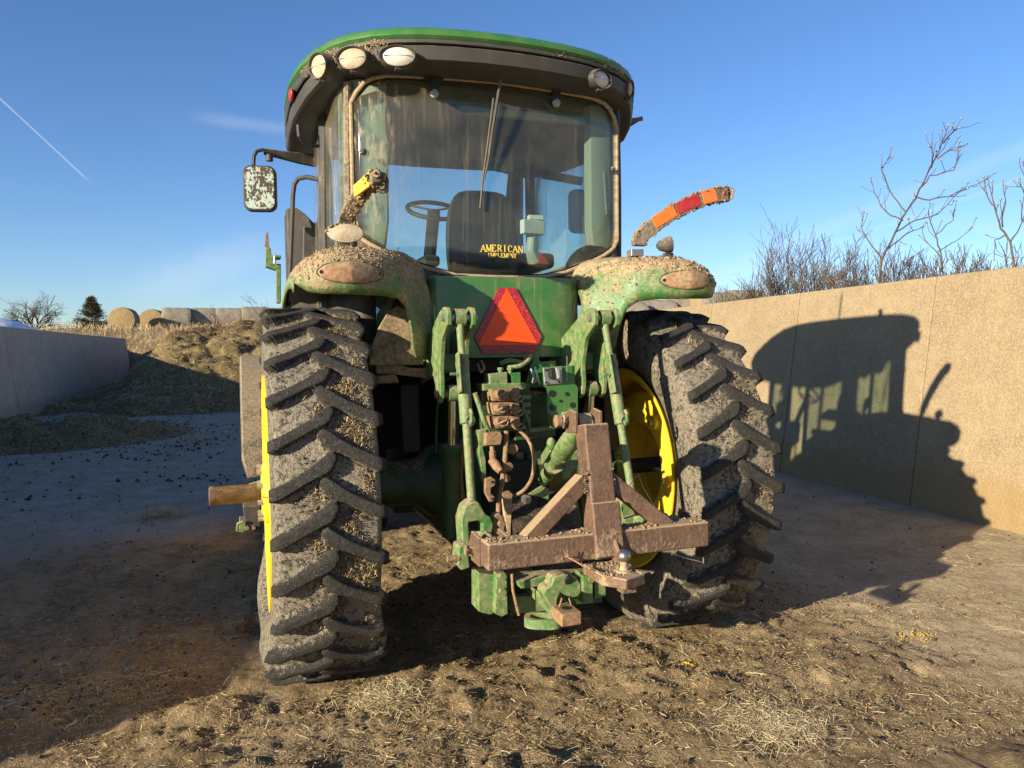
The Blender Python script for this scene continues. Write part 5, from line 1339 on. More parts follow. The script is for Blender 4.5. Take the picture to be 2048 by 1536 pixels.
# right arm: swung out
YA = -0.34
pa = [P(1279, 492, YA), P(1279, 475, YA), P(1300, 456, YA), P(1340, 428, YA), P(1385, 404, YA), P(1420, 393, YA), P(1452, 388, YA)]
ra = arm_(pa, 0.05, 0.082, 'warning_lamp_arm', 'black_mud')
for nm, a, b_, mt in (('amber_reflector', (1308, 446), (1351, 420), 'amber'), ('red_reflector', (1354, 418), (1400, 398), 'red'), ('amber_lamp', (1406, 396), (1434, 388), 'amber2')):
    p0, p1 = P(*a, YA-0.028), P(*b_, YA-0.028); u = (p1-p0).normalized(); w = V(-u.z, 0, u.x)*0.034
    k = 1.0 if nm != 'amber_lamp' else 1.15
    MB().prism([p0-w*k, p1-w*k, p1+w*k, p0+w*k], (0, 0.010, 0)).build(nm, mt, ra, bevel=0.004)
MB().ell(P(1447, 387, YA-0.02), (0.012, 0.012, 0.018), 10, 8).build('side_marker', 'red', ra)
plate('arm_socket', [(1263, 498), (1288, 498), (1288, 512), (1263, 512)], YA, 0.06, 'zinc', ra, 0.004)
pts = []
for i in range(len(pa)-1):
    for k in range(70):
        q = pa[i].lerp(pa[i+1], rnd.random()); u = (pa[i+1]-pa[i]).normalized(); w = V(-u.z, 0, u.x)
        if i >= 3 or k < 12: pts.append(q+w*(0.041+rnd.uniform(-.004, .006))*rnd.choice((1, -1))+V(0, rnd.uniform(-.03, .02), 0))
for k in range(120):
    q = pa[-1]; a = rnd.uniform(-PI/2, PI/2); pts.append(q+V(0.012+0.018*math.cos(a), rnd.uniform(-.03, .03), 0.036*math.sin(a)))
stuff(crumb_mesh('mud_crumbs', np.array([tuple(p) for p in pts]), rng.uniform(0.004, 0.012, len(pts)), 'mud', ra))
# left arm: folded back towards the rear
pa = [V(-0.86, -0.26, 2.17), V(-0.86, -0.27, 2.25), P(700, 420, -0.42), P(722, 388, -0.62), P(742, 362, -0.80), P(752, 354, -0.90)]
la = arm_(pa, 0.058, 0.070, 'warning_lamp_arm', 'black_mud')
p0, p1 = P(706, 372, -0.66), P(738, 345, -0.86)
MB().prism([P(706, 371, -0.70), P(737, 343, -0.88), P(738, 372, -0.89), P(708, 394, -0.71)], (0.012, 0.008, 0)).build('amber_reflector', 'yellow_label', la, bevel=0.003)
plate('arm_end_cap', [(741, 338), (760, 336), (764, 346), (763, 364), (744, 366), (740, 352)], -0.93, 0.05, 'black_mud', la, 0.008)
c = P(751, 348, -0.935); MB().cyl(c, c+V(0, -0.012, 0), 0.016, n=16).build('end_screw', 'seal', la); MB().cyl(c, c+V(0.0, -0.016, 0), 0.006, n=8).build('screw_head', 'black_soft', la)
ring = [(760, 342), (771, 345), (778, 358), (778, 384), (766, 386), (752, 380), (762, 378), (770, 376), (771, 364), (766, 362)]
plate('end_hook', ring, -0.88, 0.022, 'black_mud', la, 0.004)
pts = []
for k in range(330):
    i = rnd.choice((2, 3, 3, 4, 4)); q = pa[i].lerp(pa[i+1] if i+1 < len(pa) else pa[i], rnd.random()); a = rnd.uniform(PI*0.8, PI*2.1)
    pts.append(q+V(0.036*math.cos(a)*0.8, 0, 0.042*math.sin(a))+V(rnd.gauss(0, .006), rnd.gauss(0, .02), 0))
stuff(crumb_mesh('mud_crumbs', np.array([tuple(p) for p in pts]), rng.uniform(0.004, 0.012, len(pts)), 'mud', la))

# ------------------------------------------------------------------ three-point hitch of the tractor
def yz(name, pts, x0, x1, mat, parent=TR, bevel=0.006):
    return MB().prism([V(x0, y, z) for y, z in pts], (x1-x0, 0, 0)).build(name, mat, parent, bevel)
arm_out = [(-0.12, 1.62), (-0.30, 1.70), (-0.58, 1.83), (-0.66, 1.852), (-0.715, 1.845), (-0.738, 1.81), (-0.73, 1.765), (-0.68, 1.735), (-0.625, 1.70), (-0.60, 1.64), (-0.575, 1.56), (-0.585, 1.47), (-0.57, 1.41), (-0.53, 1.385), (-0.49, 1.41), (-0.48, 1.47), (-0.44, 1.52), (-0.30, 1.50), (-0.12, 1.47)]
for s_ in (-1, 1):
    la_ = yz('lift_arm', arm_out, s_*0.425, s_*0.450, 'green_mud')
    yz('arm_plate', arm_out, s_*0.305, s_*0.330, 'green_mud', la_)
    MB().box((s_*0.378, -0.33, 1.58), (0.11, 0.30, 0.10)).build('arm_web', 'green_mud', la_, bevel=0.02)
    MB().cyl((s_*0.29, -0.69, 1.80), (s_*0.465, -0.69, 1.80), 0.018, n=14).build('lift_pin', 'zinc', la_)
    MB().cyl((s_*0.29, -0.535, 1.435), (s_*0.465, -0.535, 1.435), 0.020, n=14).build('cylinder_pin', 'brown_mud', la_)
    # lift cylinder
    top = V(s_*0.378, -0.535, 1.435); bot = V(s_*0.37, -0.43, 0.70)
    cy = MB().stack(top, bot, [(0.36, 0.045), (0.37, 0.052), (0.40, 0.052), (0.41, 0.047), (1, 0.047)], 18).build('lift_cylinder', 'green_dark', TR, smooth=40)
    MB().cyl(top, top.lerp(bot, 0.40), 0.020, n=14).build('piston_rod', 'chrome', cy)
    MB().cyl(top+V(-0.022, 0, 0), top+V(0.022, 0, 0), 0.042, n=18).build('rod_eye', 'green_mud', cy)
    # adjustable lift link
    a = V(s_*0.378, -0.69, 1.80); b_ = V(s_*0.405, -0.95, 0.865 if s_ > 0 else 0.93)
    ll = MB().stack(a, b_, [(0.02, 0.020), (0.10, 0.0175), (0.27, 0.0175)], 14).build('lift_link', 'green_mud', TR, smooth=40)
    MB().cyl(a+V(-0.024, 0, 0), a+V(0.024, 0, 0), 0.042, n=18).build('link_eye', 'green_mud', ll)
    MB().stack(a, b_, [(0.20, 0.026), (0.205, 0.030), (0.56, 0.030), (0.565, 0.024)], 16).build('link_sleeve', 'green_mud', ll, smooth=40)
    MB().stack(a, b_, [(0.235, 0.034), (0.265, 0.034)], 6).build('lock_nut', 'brown_mud', ll)
    p_, q_ = a.lerp(b_, 0.19), a.lerp(b_, 0.40); off = V(-0.030, -0.035, 0)
    MB().bar(p_+off, q_+off, 0.055, 0.010, (1, 0, 0.0)).build('lock_bracket', 'green_mud', ll, bevel=0.004)
    c = a.lerp(b_, 0.30)+off; MB().cyl(c+V(-0.02, -0.014, 0), c+V(-0.045, -0.018, 0), 0.007, n=8).build('bracket_bolt', 'zinc', ll)
    c = a.lerp(b_, 0.52)+V(0.01, -0.034, 0); MB().tube([c+V(0.020*math.cos(t), -0.004, -0.02+0.024*math.sin(t)) for t in np.linspace(0, 2*PI, 17)], 0.0025, 5, cap=False).build('ring_clip', 'zinc', ll)
    MB().tube([c+V(0, -0.006, 0.03), c+V(0, -0.022, 0.015), c+V(0, -0.022, -0.02), c+V(0, -0.004, -0.035)], 0.009, 8).build('link_handle', 'green_mud', ll)
    MB().stack(a, b_, [(0.55, 0.0195), (0.99, 0.0195)], 14).build('link_rod', 'green_mud', ll, smooth=40)
    # lower link
    e0 = V(s_*0.27, -0.15, 0.58); e1 = V(s_*0.43, -1.20, 0.85)
    lo = MB().bar(e0, e1, 0.045, 0.11).build('lower_link', 'green_mud', TR, bevel=0.012)
    MB().ell(e1+V(0, -0.06, 0.0), (0.035, 0.06, 0.06), 16, 10).build('link_ball', 'green_mud', lo)
    if s_ < 0:
        plate('sway_block', [(918, 1094), (934, 1088), (938, 1110), (941, 1136), (924, 1142), (915, 1132)], -1.18, 0.10, 'green_mud', lo, 0.008)
        c = P(918, 1116, -1.17); MB().cyl(c, c+V(-0.05, 0, 0), 0.014, n=10).build('sway_pin', 'brown_mud', lo)
# clevis foot of the left lift link, thick with mud
cl = plate('link_clevis', [(930, 1014), (944, 1004), (958, 1004), (972, 1030), (982, 1034), (988, 1050), (982, 1078), (966, 1082), (964, 1046), (956, 1042), (938, 1045), (940, 1090), (925, 1092), (922, 1040)], -0.99, 0.10, 'green_mud', TR, 0.008)
plate('clevis_lug', [(984, 1042), (989, 1030), (1000, 1026), (1010, 1034), (1012, 1080), (986, 1082)], -0.97, 0.06, 'brown_mud', cl, 0.010)
c = P(1001, 1047, -0.98); MB().cyl(c, c+V(0, -0.02, 0), 0.016, n=6).build('clevis_nut', 'brown_mud', cl)
cr = plate('link_clevis', [(1240, 1008), (1252, 998), (1262, 1002), (1278, 1050), (1272, 1062), (1250, 1062), (1248, 1030)], -0.99, 0.08, 'green_mud', TR, 0.006)
MB().tube([P(1238, 1012, -1.0), P(1236, 1022, -1.0), P(1242, 1036, -1.0), P(1262, 1030, -1.0)], 0.003, 5).build('wire_clip', 'zinc', cr)

# hydraulic valve stack in the middle
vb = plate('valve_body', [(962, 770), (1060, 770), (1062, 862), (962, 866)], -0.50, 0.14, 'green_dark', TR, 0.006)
plate('valve_top_block', [(978, 748), (1015, 744), (1016, 772), (968, 772), (980, 765)], -0.54, 0.10, 'green_mud', vb, 0.005)
plate('valve_top_block', [(1022, 746), (1042, 744), (1042, 772), (1024, 768)], -0.53, 0.10, 'green', vb, 0.005)
plate('valve_flange', [(966, 768), (1052, 766), (1052, 778), (1040, 780), (1038, 776), (966, 782)], -0.56, 0.10, 'green_mud', vb, 0.004)
for k in range(5):
    y = 790+k*15; plate('cooling_fin', [(1046, y), (1062, y), (1062, y+9), (1046, y+9)], -0.535, 0.05, 'green', vb, 0.002)
for px in (1001, 1020):
    c = P(px, 742, -0.52); MB().stack(c+V(0, 0, -0.02), c+V(0, 0, 0.018), [(0, 0.011), (0.6, 0.011), (0.62, 0.016), (1, 0.016)], 8).build('pipe_fitting', 'green_mud', vb)
for k in range(3):
    y = 790+27.5*k
    cp = plate('hydraulic_coupler', [(981, y-12), (1040, y-14), (1041, y+6), (1034, y+12), (985, y+13)], -0.60, 0.08, 'brown_mud', TR, 0.008)
    for j, px in enumerate((996, 1026)):
        c = P(px, y-1, -0.615); d = V(0.25, -1, -0.35 if j else 0.1).normalized()
        MB().cyl(c+d*-0.01, c+d*0.035, 0.022, 0.024, 16).build('dust_cap', 'brown_mud', cp)
        MB().bar(c+d*0.036+V(-0.022, 0, -0.010), c+d*0.05+V(0.026, 0, 0.012), 0.010, 0.008).build('cap_lever', 'mud', cp, bevel=0.002)
        MB().tube([c+d*0.036+V(-0.016, 0, -0.014), c+d*0.045+V(0.0, 0, -0.022), c+d*0.042+V(0.022, 0, -0.018), c+d*0.05+V(0.028, 0, 0.004)], 0.0035, 5).build('cap_wire', 'mud', cp)
# trailer socket panel
sp_ = plate('socket_panel', [(1087, 734), (1150, 731), (1150, 766), (1156, 776), (1156, 850), (1104, 856), (1103, 832), (1095, 826), (1094, 777), (1087, 774)], -0.58, 0.012, 'green', TR, 0.002)
plate('socket_plate', [(1086, 736), (1124, 733), (1125, 767), (1090, 770)], -0.592, 0.010, 'zinc', sp_, 0.003)
plate('socket_body', [(1101, 738), (1112, 735), (1118, 740), (1117, 755), (1108, 760), (1102, 754)], -0.632, 0.042, 'black_soft', sp_, 0.005)
plate('socket_lid', [(1112, 735), (1119, 738), (1121, 756), (1116, 758)], -0.645, 0.02, 'grey_bag', sp_, 0.003)
for x_, y_ in ((1092, 740), (1092, 765), (1118, 764)):
    c = P(x_, y_, -0.594); MB().cyl(c, c+V(0, -0.006, 0), 0.006, n=8).build('socket_bolt', 'black_soft', sp_)
for x_, y_, r in ((1104, 787, 0.018), (1134, 788, 0.0105), (1121, 802, 0.0075), (1105, 815, 0.016), (1145, 810, 0.014)):
    c = P(x_, y_, -0.583); MB().cyl(c+V(0, -0.0015, 0), c+V(0, 0.008, 0), r, n=18).build('panel_hole_shade', 'black_soft', sp_)  # solid black discs: the dark inside each hole put in as colour
MB().cyl(P(1134, 762, -0.60), P(1134, 712, -0.60), 0.0022, n=5).build('cable_stay', 'zinc', sp_)
plate('upper_bracket', [(1070, 708), (1076, 704), (1080, 724), (1112, 722), (1112, 745), (1086, 746), (1086, 775), (1056, 775), (1052, 765)], -0.42, 0.02, 'green', TR, 0.004)
plate('sensor_block', [(1125, 826), (1142, 822), (1144, 842), (1128, 845)], -0.60, 0.03, 'zinc', TR, 0.004)
c = P(1128, 838, -0.62)
def hose(pts, r, mat, name='hydraulic_hose', parent=TR, n=8):
    """pts = (px, py, Y); smoothed"""
    q = [P(*p) for p in pts]; out = []
    for i in range(len(q)-1):
        p0, p1, p2, p3 = q[max(i-1, 0)], q[i], q[i+1], q[min(i+2, len(q)-1)]
        for k in range(6):
            t = k/6; out.append(0.5*((2*p1)+(p2-p0)*t+(2*p0-5*p1+4*p2-p3)*t*t+(3*p1-p0-3*p2+p3)*t**3))
    out.append(q[-1]); return MB().tube(out, r, n).build(name, mat, parent, smooth=60)
hose([(950, 786, -.60), (958, 810, -.60), (966, 835, -.61), (978, 862, -.60), (990, 885, -.56)], 0.013, 'green_mud')
hose([(1040, 862, -.58), (1058, 882, -.62), (1068, 915, -.66), (1064, 955, -.68), (1048, 980, -.68), (1028, 992, -.66)], 0.0095, 'brown_mud')
hose([(1013, 862, -.62), (1011, 905, -.64), (1005, 960, -.66), (998, 1000, -.68), (997, 1026, -.70)], 0.013, 'brown_mud')
hose([(1042, 800, -.55), (1050, 825, -.56), (1058, 850, -.55), (1056, 862, -.52)], 0.008, 'green')
hose([(1015, 735, -.48), (1040, 732, -.5), (1056, 722, -.48), (1062, 712, -.45)], 0.012, 'green_mud')
hose([(1000, 728, -.45), (1020, 722, -.46), (1048, 726, -.45), (1052, 715, -.42)], 0.014, 'green')
hose([(955, 728, -.45), (962, 744, -.5), (968, 735, -.48), (962, 722, -.45)], 0.007, 'brown_mud', 'wire_loop')
hose([(1062, 738, -.5), (1068, 752, -.52), (1066, 765, -.5), (1078, 758, -.5)], 0.006, 'grey_bag', 'wire_bundle')
hose([(1070, 735, -.5), (1074, 750, -.53), (1080, 768, -.5)], 0.006, 'white_card', 'wire_bundle')
hose([(900, 990, -.42), (903, 940, -.42), (918, 900, -.42), (930, 890, -.42)], 0.012, 'brown_mud')
hose([(925, 1010, -.40), (918, 960, -.40), (922, 905, -.38), (928, 880, -.36)], 0.022, 'brown_mud')
hose([(872, 905, -.2), (874, 830, -.2), (880, 780, -.2)], 0.008, 'green_dark')
hose([(1050, 862, -.52), (1090, 858, -.5), (1125, 850, -.5)], 0.012, 'green_mud', 'pipe')
plate('pipe_manifold', [(1030, 862), (1110, 852), (1112, 872), (1030, 882)], -0.44, 0.08, 'green_dark', TR, 0.005)
# valve bracket and fittings under the stack
bk = plate('side_bracket', [(957, 862), (974, 858), (974, 892), (966, 894), (972, 920), (974, 985), (966, 960), (958, 910)], -0.62, 0.05, 'green_mud', TR, 0.004)
plate('junction_box', [(972, 866), (1002, 864), (1006, 872), (1002, 890), (972, 892)], -0.66, 0.08, 'brown_mud', bk, 0.006)
c0, c1 = P(984, 892, -.64), P(986, 922, -.64); MB().stack(c0, c1, [(0, 0.012), (0.3, 0.012), (0.35, 0.017), (1, 0.017)], 8).build('hose_fitting', 'brown_mud', bk)
c0, c1 = P(984, 920, -.64), P(1002, 944, -.70); MB().stack(c0, c1, [(0, 0.022), (0.5, 0.024), (1, 0.016)], 12).build('quick_coupling', 'brown_mud', bk)
MB().cyl(P(1012, 930, -.62), P(1018, 934, -.66), 0.022, n=14).build('round_fitting', 'brown_mud', bk)
MB().cyl(P(1022, 895, -.58), P(1026, 898, -.62), 0.026, n=14).build('round_fitting', 'brown_mud', bk)
MB().cyl(P(1011, 955, -.60), P(1014, 957, -.63), 0.018, n=12).build('round_fitting', 'brown_mud', bk)
sb = plate('sway_bracket', [(971, 958), (984, 954), (992, 960), (990, 972), (982, 976), (983, 988), (990, 994), (990, 1002), (980, 1005), (970, 985)], -0.72, 0.025, 'brown_mud', TR, 0.005)
for x_, y_ in ((985, 964), (986, 998)):
    c = P(x_, y_, -0.722); MB().cyl(c+V(0, -0.001, 0), c+V(0, 0.01, 0), 0.007, n=10).build('bracket_hole_shade', 'black_soft', sb)  # shade of the two holes coloured in with black discs
plate('support_post', [(1006, 990), (1025, 985), (1024, 1010), (1021, 1080), (1017, 1085), (1008, 1020)], -0.66, 0.03, 'seal', TR, 0.003)
plate('hose_clamp', [(1003, 985), (1020, 982), (1028, 990), (1024, 998), (1004, 998)], -0.69, 0.04, 'brown_mud', TR, 0.006)
# PTO shield
ps = MB(); 
A = [P(1022, 992, -.50), P(1150, 985, -.50), P(1168, 1072, -.78), P(1028, 1082, -.78)]
ps.prism(A, (0, 0.02, 0.012)).build('pto_shield', 'dark', TR, bevel=0.006)
plate('shield_side', [(1146, 968), (1152, 985), (1166, 1062), (1152, 1066), (1142, 1010)], -0.60, 0.02, 'green_mud', TR, 0.003)
plate('shield_fin', [(1052, 990), (1085, 972), (1098, 978), (1098, 1000), (1080, 994)], -0.62, 0.02, 'green_mud', TR, 0.003)
MB().cyl((0, -0.30, 0.88), (0, -0.56, 0.88), 0.025, n=14).build('pto_shaft', 'zinc', TR)
MB().box((0, -0.38, 0.86), (0.34, 0.16, 0.42)).build('pto_housing', 'dark', TR, bevel=0.03)
# top link
t0 = P(1088, 958, -.52); t1 = P(1165, 846, -1.22)
tl = MB().stack(t0, t1, [(0.0, 0.030), (0.10, 0.036), (0.12, 0.030), (0.42, 0.030), (0.44, 0.040), (0.46, 0.046), (0.74, 0.046), (0.76, 0.040), (0.90, 0.028), (1, 0.026)], 20).build('top_link', 'green_mud', TR, smooth=40)
d = (t1-t0).normalized(); u, w = basis(d)
for tt in (0.30, 0.52):
    c = t0.lerp(t1, tt); MB().cyl(c-d*0.008, c+d*0.008, 0.050, n=8).build('link_collar', 'green_mud', tl)
hd = t0.lerp(t1, 0.35)+V(-0.055, -0.02, 0.05)
MB().bar(hd-d*0.12, hd+d*0.08, 0.012, 0.05).build('link_handle', 'green_mud', tl, bevel=0.005)
MB().ell(hd+d*0.10+V(0, 0, 0.01), (0.022, 0.022, 0.03), 12, 8).build('handle_hook', 'green_mud', tl)
MB().cyl(t1+V(-0.03, 0, 0), t1+V(0.03, 0, 0), 0.042, n=18).build('top_link_eye', 'seal', tl)
plate('top_link_bracket', [(1060, 905), (1082, 900), (1096, 930), (1098, 968), (1082, 975), (1070, 960)], -0.46, 0.08, 'green_mud', TR, 0.006)
hook = [(1128, 905), (1168, 900), (1166, 920), (1150, 938), (1140, 955), (1128, 960), (1122, 945), (1130, 930)]
plate('link_storage_hook', hook, -0.62, 0.03, 'green_mud', TR, 0.006)
for k, (x_, y_) in enumerate(((1040, 915), (1052, 930), (1036, 940), (1046, 958), (1030, 968))):
    plate('casting_rib', [(x_-8, y_-10), (x_+6, y_-12), (x_+9, y_+6), (x_-5, y_+10)], -0.42, 0.10, 'green_mud' if k % 2 else 'brown_mud', TR, 0.006)
# left of the stack: brackets on the axle housing and fender supports
plate('axle_bracket', [(752, 728), (800, 728), (818, 735), (880, 738), (880, 760), (780, 748), (752, 748)], -0.28, 0.10, 'brown_mud', TR, 0.006)
plate('axle_bracket', [(755, 752), (792, 748), (800, 766), (756, 768)], -0.30, 0.06, 'brown_mud', TR, 0.010)
plate('fender_support', [(800, 770), (838, 768), (842, 905), (806, 905)], -0.15, 0.15, 'dark', TR, 0.01)
plate('fender_support', [(1205, 740), (1240, 736), (1236, 900), (1212, 905)], -0.10, 0.15, 'dark', TR, 0.01)
# drawbar support and drawbar
ds = plate('drawbar_support', [(957, 1146), (992, 1150), (990, 1226), (980, 1230), (957, 1224)], -0.80, 0.12, 'green_mud', TR, 0.006)
plate('support_rib', [(994, 1148), (1014, 1148), (1016, 1228), (1004, 1234), (990, 1228)], -0.84, 0.06, 'green_mud', ds, 0.004)
for y_ in (1152, 1183):
    c = P(1003, y_, -0.845); MB().cyl(c, c+V(0, -0.022, 0), 0.019, n=6).build('support_bolt', 'green_mud', ds)
plate('support_plate', [(1166, 1150), (1186, 1150), (1186, 1205), (1166, 1208)], -0.80, 0.10, 'green_mud', ds, 0.004)
plate('support_plate', [(1188, 1152), (1212, 1148), (1212, 1192), (1190, 1198)], -0.78, 0.10, 'green_mud', ds, 0.004)
c = P(1180, 1158, -0.80); MB().cyl(c, c+V(0, -0.018, 0), 0.017, n=6).build('support_bolt', 'green_mud', ds); MB().cyl(c, c+V(0, -0.006, 0), 0.024, n=16).build('washer', 'green', ds)
plate('cross_plate', [(1036, 1164), (1104, 1150), (1108, 1164), (1102, 1170), (1042, 1178)], -0.86, 0.10, 'green_mud', ds, 0.004)
plate('cross_plate', [(1024, 1196), (1070, 1190), (1088, 1200), (1090, 1222), (1030, 1228)], -0.76, 0.05, 'green_mud', ds, 0.004)
plate('back_plate', [(1000, 1150), (1205, 1140), (1205, 1205), (1000, 1222)], -0.66, 0.05, 'green_dark', ds, 0.004)
MB().tube([P(1024, 1148, -.90), P(1026, 1180, -.90), P(1033, 1210, -.91), P(1038, 1230, -.91)], 0.0075, 8).build('release_rod', 'brown_mud', TR)
# tongue runs straight back under the hitch
tip = P(1140, 1236, -1.17); t0 = V(0.0, -0.45, tip.z)
db = MB().bar(t0, V(tip.x, -1.06, tip.z), 0.092, 0.055).build('drawbar', 'green_mud', TR, bevel=0.008)
MB().bar(V(tip.x, -1.055, tip.z), V(tip.x, -1.19, tip.z), 0.096, 0.060).build('drawbar_end', 'brown_mud', db, bevel=0.008)
e = V(tip.x, -1.13, tip.z+0.002)
MB().cyl(e+V(0, 0, 0.0285), e+V(0, 0, 0.0305), 0.022, n=18).build('pin_hole_shade', 'black_soft', db)  # no real opening: black disc paints the shade of the pin hole
hs = [(1092, 1176), (1102, 1172), (1108, 1154), (1126, 1148), (1150, 1152), (1164, 1168), (1164, 1184), (1158, 1194), (1146, 1196), (1132, 1192), (1122, 1186), (1116, 1200), (1116, 1226), (1134, 1242), (1130, 1250), (1112, 1238), (1086, 1188)]
hm = plate('hammer_strap', hs, -1.08, 0.085, 'green_mud', db, 0.010, 3)
c = P(1138, 1163, -1.085); MB().cyl(c+V(0, -0.002, 0), c+V(0, 0.02, 0.01), 0.020, n=16).build('strap_hole_shade', 'black_soft', hm)  # black plug paints the dark of the strap hole
MB().tube([P(1124, 1196, -1.1), P(1119, 1212, -1.1), P(1121, 1222, -1.1)], 0.004, 6).build('spring_clip', 'brown_mud', db)
MB().tube([P(1138, 1196, -1.1), P(1142, 1208, -1.1), P(1138, 1220, -1.1)], 0.004, 6).build('spring_clip', 'brown_mud', db)
lp = []
c = P(1086, 1242, -1.02)
for t in np.linspace(0, 2*PI, 29)[:-1]:
    ct, st_ = math.cos(t), math.sin(t); lp.append((0.085*math.copysign(abs(ct)**0.7, ct), 0.055*math.copysign(abs(st_)**0.7, st_)))
R = []
for k_, z_ in ((1, 0.022), (1, -0.022), (0.66, -0.022), (0.66, 0.022), (1, 0.022)):
    R.append([c+rotz(-0.45) @ V(x_*k_, y_*(k_-0.05 if k_ < 1 else 1), z_) for x_, y_ in lp])
MB().rings(R, True, False, False).build('chain_loop', 'green_mud', db, smooth=30, bevel=0.004)

# ------------------------------------------------------------------ lettering on the rear window (serif strokes)
def glyphs(text, p0, width, height, Y, mat, parent, name, th=0.0016, arch=0.0, first=1.0):
    """serif capitals as flat strokes: ('w'ide or 'n'arrow) lines in a unit cell"""
    G = {'A': [('n', 0, 0, .45, 1), ('w', .45, 1, .9, 0), ('n', .2, .36, .7, .36), ('s', 0, 0), ('s', .9, 0)], 'M': [('n', .1, 0, .1, 1), ('w', .1, 1, .5, .05), ('n', .5, .05, .9, 1), ('w', .9, 1, .9, 0), ('s', .1, 0), ('s', .9, 0), ('s', .08, 1), ('s', .92, 1)],
         'E': [('w', .2, 0, .2, 1), ('n', .1, 1, .75, 1), ('n', .1, 0, .8, 0), ('n', .2, .52, .6, .52), ('v', .75, .88), ('v', .8, .12)], 'R': [('w', .2, 0, .2, 1), ('n', .1, 1, .6, .98), ('w', .72, .95, .72, .55), ('n', .2, .5, .65, .5), ('w', .45, .5, .88, 0), ('s', .2, 0)],
         'I': [('w', .45, 0, .45, 1), ('s', .45, 0), ('s', .45, 1)], 'C': [('n', .3, 1, .75, .95), ('w', .15, .8, .15, .2), ('n', .15, .8, .35, 1), ('n', .15, .2, .35, 0), ('n', .3, 0, .8, .1), ('v', .8, .82)],
         'N': [('n', .15, 0, .15, 1), ('w', .15, 1, .85, 0), ('n', .85, 0, .85, 1), ('s', .15, 0), ('s', .13, 1), ('s', .85, 1)], 'P': [('w', .2, 0, .2, 1), ('n', .1, 1, .65, 1), ('w', .75, .92, .75, .58), ('n', .2, .5, .7, .5), ('s', .2, 0)],
         'L': [('w', .25, 0, .25, 1), ('n', .15, 0, .82, 0), ('v', .82, .12), ('s', .25, 1)], 'T': [('w', .45, 0, .45, 1), ('n', .05, 1, .85, 1), ('s', .45, 0), ('v', .05, .88), ('v', .85, .88)]}
    cw = width/len(text); mb = MB()
    for i, ch in enumerate(text):
        h = height*(first if i == 0 else 1.0); o = p0+V(i*cw, 0, arch*(1-((i-(len(text)-1)/2)/(len(text)/2))**2))
        def pt(x, y): return V(o.x+x*cw*0.96, Y(o.x+x*cw), o.z+y*h)
        for g in G[ch]:
            if g[0] in 'wn':
                a, b = pt(g[1], g[2]), pt(g[3], g[4]); w = cw*(0.19 if g[0] == 'w' else 0.11)
                d = (b-a).normalized(); s_ = V(-d.z, 0, d.x)*w/2
                mb.prism([a-s_, b-s_, b+s_, a+s_], (0, th, 0))
            else:
                a = pt(g[1], g[2]); w, hh = (cw*0.17, h*0.045) if g[0] == 's' else (cw*0.05, h*0.13)
                mb.prism([a+V(-w, 0, -hh), a+V(w, 0, -hh), a+V(w, 0, hh), a+V(-w, 0, hh)], (0, th, 0))
    o = mb.build(name, mat, parent, smooth=0); return o
gy = lambda x: glass_y(x)-0.0075
o_ = P(961, 505, glass_y(-0.1)); e_ = P(1046, 504, glass_y(0.1))
stuff(glyphs('AMERICAN', V(o_.x, 0, o_.z+0.004), e_.x-o_.x, 0.035, gy, 'gold', rg, 'window_lettering', arch=0.004, first=1.0))
o_ = P(974, 514, glass_y(-0.1)); e_ = P(1033, 513, glass_y(0.1))
stuff(glyphs('IMPLEMENT', V(o_.x, 0, o_.z-0.001), e_.x-o_.x, 0.0225, gy, 'gold', rg, 'window_lettering'))

# ------------------------------------------------------------------ rusty ball-hitch frame carried on the links
hf = thing('hitch_frame', 'rusty brown A-shaped ball-hitch frame carried on the tractor lower links', 'hitch frame', (0, -1.40, 0.80))
cb = MB().box((0, -1.39, 0.860), (0.98, 0.10, 0.108)).build('cross_bar', 'rust', hf, bevel=0.010, seg=3)
for s_ in (-1, 1):
    for x in (0.497, 0.385):
        pl = MB().prism([V(s_*x, -1.345, 0.80), V(s_*x, -1.345, 0.915), V(s_*x, -1.24, 0.92), V(s_*x, -1.20, 0.86), V(s_*x, -1.24, 0.80)], (-s_*0.016, 0, 0)).build('pin_plate', 'rust', hf, bevel=0.003)
    MB().cyl((s_*0.36, -1.262, 0.85), (s_*0.53, -1.262, 0.85), 0.018, n=14).build('link_pin', 'brown_mud', hf)
    MB().tube([V(s_*0.525, -1.262, 0.87), V(s_*0.53, -1.29, 0.86), V(s_*0.528, -1.275, 0.83)], 0.004, 6).build('linch_pin', 'zinc', hf)
